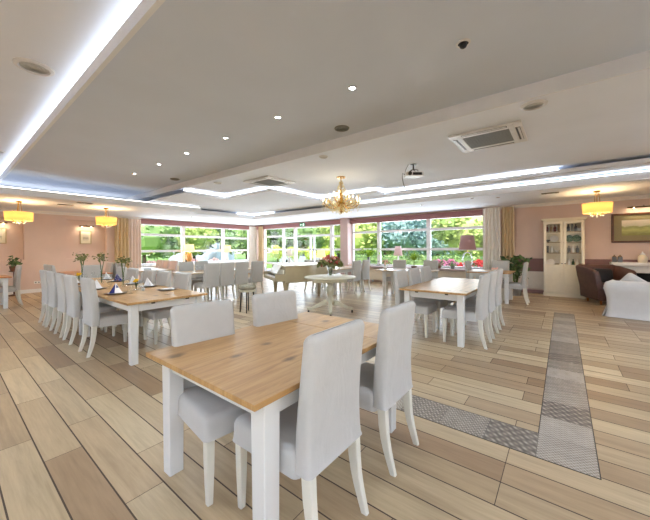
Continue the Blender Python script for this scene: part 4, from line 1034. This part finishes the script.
def aircon(label, x, y):
    t = thing('ceiling_air_conditioner', label, 'air conditioner', (x,y,MID), 0, 'square ceiling air units'); h = .46
    m = M(); m.box(-h,h,-h,-.36,-.03,0); m.box(-h,h,.36,h,-.03,0); m.box(-h,-.36,-.36,.36,-.03,0); m.box(.36,h,-.36,.36,-.03,0)
    m.box(-.36,.36,-.36,-.3,-.034,-.004); m.box(-.36,.36,.3,.36,-.034,-.004); m.box(-.36,-.3,-.3,.3,-.034,-.004); m.box(.3,.36,-.3,.3,-.034,-.004); m.build('panel', STEEL, t, bevel=.006)
    m = M(); m.box(-.3,.3,-.3,.3,-.026,-.004)
    for k in range(14): m.box(-.28,.28,-.29+k*.042,-.27+k*.042,-.032,-.026)
    m.build('grille', GREYG, t)
    for k in range(4):
        c = M(); c.box(-.29,.29,.375,.43,-.0325,-.029); c.xf(Matrix.Rotation(R(90*k),4,'Z')); c.build('slot', BLACK, t)
        c = M(); c.box(-.28,.28,.40,.425,-.037,-.0325); c.xf(Matrix.Rotation(R(90*k),4,'Z')); c.build('flap', STEEL, t)
aircon('square white ceiling air unit on the right, nearest', 5.15, .88); aircon('square white ceiling air unit beyond the grey ceiling, farther one', 5.06, 5.7)

t = thing('projector','small white and black projector hung from the ceiling with a drooping cable','projector',(5.85,2.34,MID), 40)
M().lathe([(.06,-.02),(.06,0)], n=16).build('ceiling_plate', DARKM, t, smooth=40); M().tube([(0,0,-.02),(0,0,-.12)], .016, 8).build('pole', DARKM, t)
m = M()
for a in range(4): c, s = math.cos(PI/4+a*PI/2), math.sin(PI/4+a*PI/2); m.tube([(0,0,-.1),(.1*c,.1*s,-.13),(.11*c,.09*s,-.165)], .008, 6)
m.build('bracket', DARKM, t)
M().box(-.12,.12,-.17,.17,-.25,-.165).build('body', STEEL, t, bevel=.015)
M().box(-.124,-.118,-.13,.05,-.235,-.185).build('vent_panel', BLACK, t)
m = M(); m.lathe([(.036,0),(.036,.03),(.03,.03)], n=18); m.xf(Matrix.Translation((-.12,.11,-.21)) @ Matrix.Rotation(R(-90),4,'Y')); m.build('lens', BLACK, t, smooth=40)
M().tube([(.02,.17,-.2),(.02,.21,-.17),(.0,.225,-.26),(.01,.2,-.38),(-.01,.16,-.5)], .006, 6).build('cable', BLACK, t, smooth=60)
M().tube([(.0,.1,0),(.0,.16,-.12),(.02,.17,-.2)], .005, 6).build('power_lead', BLACK, t, smooth=60)

# ------------------------------------------------------------------ outside
struct('ground', M().box(-14,70,YL+.26,80,-.3,-.14).box(XR+.26,70,-30,YL+.26,-.3,-.14), LAWN)
struct('terrace', M().box(XR+.26,15,-8,YL+3,-.14,-.05).box(0,XR+.26,YL+.26,YL+3,-.14,-.05), PAVE)
def tree(name, label, x, y, rx, rz, zb, mat, n, L, cat='tree', grp='trees and bushes outside'):
    t = thing(name, label, cat, (x,y,-.14), 0, grp); zc = zb+rz
    M().tube([(0,0,0),(.05,.03,zb+.3),(0,.02,zc+rz*.3)], [rx*.07+.03,rx*.05+.02,.02], 8).build('trunk', BARK, t, smooth=60)
    m = M(); bl = [(0,0,zc,rx*.72,rz*.8)]
    for k in range(9):
        a = random.uniform(0,2*PI); e = random.uniform(-.7,.95); q = math.sqrt(1-e*e)
        bl.append((rx*.6*q*math.cos(a), rx*.6*q*math.sin(a), zc+rz*.62*e, rx*random.uniform(.3,.48), rz*random.uniform(.28,.42)))
    for bx,by,bz,r,h in bl: m.ball((bx,by,bz),(r*.82,r*.82,h*.82),10,7)
    def samp():
        bx,by,bz,r,h = random.choice(bl); v = Vector((random.gauss(0,1),random.gauss(0,1),random.gauss(0,1))).normalized()*random.uniform(.8,1.12)
        return (bx+v.x*r, by+v.y*r, bz+v.z*h)
    m.leaves(n, samp, L); m.build('foliage', mat, t)
TR = [('leafy_tree','yellow-green tree just right of the pillar',19.4,12.8,2.3,2.1,0.5,LF_YEL,1500,0.36),
('leafy_tree','mid-green tree behind the yellow-green one right of the pillar',30.2,17.1,2.8,3.35,0.4,LF_MID,1500,0.4),
('conifer','blue-green conifer in the middle of the right windows',24.3,10.3,2.2,3.1,0.2,LF_BLUE,2000,0.34),
('leafy_tree','mid-green tree between the pillar and the blue-green conifer',26.9,13.7,2.2,2.86,0.3,LF_MID,1600,0.36),
('conifer','second blue-green conifer farther right outside',21.9,7.0,2.1,2.5,0.2,LF_BLUE,1800,0.34),
('leafy_tree','yellow-green tree behind the mauve lamp',18.8,4.3,2.2,2.2,0.3,LF_YEL,1700,0.34),
('leafy_tree','mid-green tree at the right end of the right windows',25.0,3.7,2.6,3.04,0.3,LF_MID,1600,0.38),
('leafy_tree','dark green tree left of the pillar above the glass doors',31.3,22.4,2.9,3.45,0.3,LF_DARK,1500,0.42),
('leafy_tree','mid-green tree over the glass doors',24.0,19.5,2.9,2.8,0.4,LF_MID,1500,0.42),
('leafy_tree','dark green tree right of the far corner',25.0,25.0,3,2.7,0.3,LF_DARK,1500,0.42),
('leafy_tree','mid-green tree outside the left windows, near the left curtain',9.0,23.5,2.7,2.4,0.3,LF_MID,1700,0.38),
('conifer','blue-green conifer outside the left windows, leftmost',7.8,28.4,2.6,2.8,0.2,LF_BLUE,1600,0.4),
('leafy_tree','yellow-green tree outside the middle left window',13.3,25.9,2.5,2.2,0.3,LF_YEL,1600,0.36),
('leafy_tree','dark green tree outside the left windows behind the amber lamp',16.4,30.3,3,2.9,0.3,LF_DARK,1600,0.42),
('leafy_tree','mid-green tree near the far corner outside the left windows',19.5,25.5,2.8,2.7,0.4,LF_MID,1600,0.42),
('leafy_tree','dark green tree behind the leftmost blue-green conifer',10.6,33.4,3.4,3.2,0.3,LF_DARK,1500,0.5)]
for a in TR: tree(*a)
for i,(x,y,l) in enumerate(((16.2,15.6,'behind the left door panes'),(16.4,14.3,'behind the right door panes'),(16.4,12.7,'right of the glass doors'),(16.2,17.4,'left of the glass doors'))):
    tree('clipped_bush','bright yellow-green clipped bush '+l, x, y, .62, .62, .55, LF_LIME, 700, .15, 'bush')
def hedge(label, x0, x1, y0, y1, z, mat):
    m = M(); m.box(x0+.1,x1-.1,y0+.1,y1-.1,-.14,z-.1); m.leaves(int(1400), lambda: (random.uniform(x0,x1), random.uniform(y0,y1), random.uniform(-.1,z)) if random.random()<.3 else random.choice([(x0,random.uniform(y0,y1),random.uniform(-.1,z)),(random.uniform(x0,x1),y0,random.uniform(-.1,z)),(random.uniform(x0,x1),random.uniform(y0,y1),z)]), .22)
    tag(m.build('hedge', mat), label, 'hedge', 'hedges outside')
hedge('mid-green hedge under the trees outside the right windows', 15.6, 16.4, -1, 10.5, .9, LF_MID)
hedge('long dark hedge far beyond the left windows', 0, 15.5, 41, 42.5, 3.2, LF_DARK)
hedge('tall dark hedge far beyond the right windows', 40, 41.5, -6, 30, 3.6, LF_DARK)
def tub(label, x, y, z, mat, r=.3):
    t = thing('flower_tub', label, 'flowers', (x,y,-.05), 0, 'flower tubs on the terrace'); M().lathe([(r*.7,0),(r,z),(r*.9,z)], n=20).build('tub', GPOT, t, smooth=40)
    m = M(); f = dome(r*1.15, z, r*1.2)
    for _ in range(70): m.ball(f(), random.uniform(.03,.055), 6, 4)
    m.build('blossoms', mat, t, smooth=60); M().leaves(120, dome(r*1.2, z-.05, r*1.1), .1).build('foliage', LF_MID, t)
for x,y,z,mt,r,l in ((12.7,4.05,.62,PINKF,.32,'left one, pink'),(13.5,3.75,.66,PINKF,.24,'small pink one in the middle'),(12.7,3.05,.55,REDF,.26,'red one left of the lamp'),(13.5,2.75,.6,REDF,.3,'red one right of the lamp')):
    tub('tub of flowers outside the right window, '+l, x, y, z, mt, r)
for x,y,l in ((6.2,15.3,'left one'),(8.3,15.4,'middle one'),(9.6,15.5,'right one')): tub('tub of peach flowers outside the left windows, '+l, x, y, .6, PEACH, .28)
# parked cars and a house
def car(label, x, y, rz):
    t = thing('parked_car', label, 'car', (x,y,-.14), rz, 'cars outside')
    rg = [[(xx,yy*w,zz) for xx,zz in ((-2.0,.35),(-2.05,.6),(-1.95,.85),(-1.0,.95),(1.1,.95),(1.95,.8),(2.1,.55),(2.0,.3))] for yy,w in ((-.85,.95),(-.85,1),(.85,1),(.85,.95))]
    M().loft(rg).build('body', CAR, t, bevel=.05)
    rg = [[(xx,yy*(1 if zz<1.2 else .82),zz) for xx,zz in ((-1.7,.93),(-1.2,1.38),(.35,1.4),(1.15,.93))] for yy in (-.78,.78)]
    M().loft(rg).build('cabin', CARG, t, bevel=.04)
    M().box(-1.15,.3,-.62,.62,1.37,1.415).build('roof', CAR, t, bevel=.02)
    for sx in (-1.25,1.3):
        for sy in (-.82,.82):
            m = M(); m.lathe([(.2,-.1),(.31,-.1),(.31,.1),(.2,.1)], n=20); m.xf(Matrix.Translation((sx,sy,.31)) @ Matrix.Rotation(R(90),4,'X')); m.build('wheel', BLACK, t, smooth=40)
car('silver parked car beyond the glass doors', 18.6, 16.6, 100)
t = thing('house','pale bluish house beyond the left windows near the far corner','house',(21.4,37,-.14), 35)
m = M(); m.box(-3,3,-3,3,0,5.2); m.build('wall', HOUSE, t); m = M(); m.loft([[(-3.4,-3.5,5.2),(-3.4,3.5,5.2),(-3.4,0,7.4)],[(3.4,-3.5,5.2),(3.4,3.5,5.2),(3.4,0,7.4)]]); m.build('roof', ROOFM, t)
for x in (-1.8,0,1.8):
    for z in (1.2,3.4): w = M().box(x-.5,x+.5,-3.06,-2.99,z,z+1.2).build('window', WFRAME, t); M().box(x-.42,x+.42,-3.07,-3.055,z+.08,z+1.12).build('pane', CARG, w)

# ------------------------------------------------------------------ light
def area(name, loc, sx, sy, e, rot, col=(1,1,1), spread=170):
    l = bpy.data.lights.new(name,'AREA'); l.shape = 'RECTANGLE'; l.size = sx; l.size_y = sy; l.energy = e; l.color = col; l.spread = R(spread)
    o = bpy.data.objects.new(name, l); COL.objects.link(o); o.location = loc; o.rotation_euler = rot; return o
# daylight through the visible windows, then added ceiling fill from behind the camera
def daylight(loc, sx, sy, e, d, sp=170):
    o = area('window_daylight', loc, sx, sy, e, (0,0,0), (.85,.925,1), sp); o.rotation_euler = Vector(d).to_track_quat('-Z','Y').to_euler()
daylight((XR+.4,4.65,1.6), 5.2, 1.8, 150, (-1,0,.25)); daylight((XR+.4,10.4,1.4), 5.4, 2.2, 185, (-1,0,.25)); daylight((8.0,YL+.4,1.6), 5.6, 1.8, 170, (0,-1,.25))
daylight((-.7,YB-.5,1.65), 3.8, 1.9, 170, (0,1,2.2), 80); daylight((4.6,YB-.5,1.65), 4.4, 1.9, 200, (0,1,2.2), 80)  # added fill outside the unseen windows, aimed up at the ceiling
daylight((XB-.5,-.4,1.65), 5.2, 1.9, 190, (1,0,2.2), 80); daylight((XB-.5,6.3,1.65), 5.4, 1.9, 190, (1,0,2.2), 80)
# added fill lamps under the unseen ceiling behind the camera, without any fittings
for x, y in ((-1.6,-2.2),(-1.6,1.0),(-1.6,4.5),(.2,-2.4),(-1.6,8)):
    l = bpy.data.lights.new('disc_glow','AREA'); l.shape = 'DISK'; l.size = .3; l.energy = 5; l.color = (.84,.92,1); o = bpy.data.objects.new('disc_glow', l); COL.objects.link(o); o.location = (x,y,LEFT-.03)
for x, y in ((5.3,-2.6),(4.9,-1.0),(2.4,-2.6)):
    l = bpy.data.lights.new('disc_glow','AREA'); l.shape = 'DISK'; l.size = .3; l.energy = 5; l.color = (.84,.92,1); o = bpy.data.objects.new('disc_glow', l); COL.objects.link(o); o.location = (x,y,MID-.03)
s = bpy.data.lights.new('sun','SUN'); s.energy = 5; s.angle = R(3); s.color = (1,.96,.88); so = bpy.data.objects.new('sun', s); COL.objects.link(so)
so.rotation_euler = Vector((.75,.45,-.95)).to_track_quat('-Z','Y').to_euler()
w = bpy.data.worlds.new('sky'); sc.world = w; w.use_nodes = True; nt = w.node_tree; bg = nt.nodes['Background']
sk = nt.nodes.new('ShaderNodeTexSky'); sk.sky_type = 'NISHITA'; sk.sun_disc = False; sk.sun_elevation = R(45); sk.sun_rotation = R(200)
nt.links.new(sk.outputs[0], bg.inputs[0]); bg.inputs[1].default_value = .4

# ------------------------------------------------------------------ camera
cam = bpy.data.cameras.new('camera'); co = bpy.data.objects.new('camera', cam); COL.objects.link(co); sc.camera = co
cam.sensor_fit = 'HORIZONTAL'; cam.sensor_width = 36; cam.lens = 36*303.0/650; cam.shift_y = -(260-248.2)/650; cam.clip_start = .02; cam.clip_end = 300
A = math.atan2(563-325, 303.0); ROLL = math.atan2(4, 625)
fwd = Vector((math.cos(A), math.sin(A), 0)); right = Vector((math.sin(A), -math.cos(A), 0)); up = Vector((0,0,1))
r2 = right*math.cos(ROLL) - up*math.sin(ROLL); u2 = up*math.cos(ROLL) + right*math.sin(ROLL)
co.matrix_world = Matrix(((r2.x,u2.x,-fwd.x,0),(r2.y,u2.y,-fwd.y,0),(r2.z,u2.z,-fwd.z,1.4),(0,0,0,1)))
sc.view_settings.view_transform = 'Standard'; sc.view_settings.look = 'None'; sc.view_settings.gamma = 1; sc.view_settings.use_curve_mapping = False
sc.view_settings.exposure = .42
sc.cycles.use_denoising = True; sc.cycles.max_bounces = 10; sc.cycles.diffuse_bounces = 6; sc.cycles.transparent_max_bounces = 16; sc.cycles.sample_clamp_indirect = 6
sc.cycles.caustics_reflective = False; sc.cycles.caustics_refractive = False
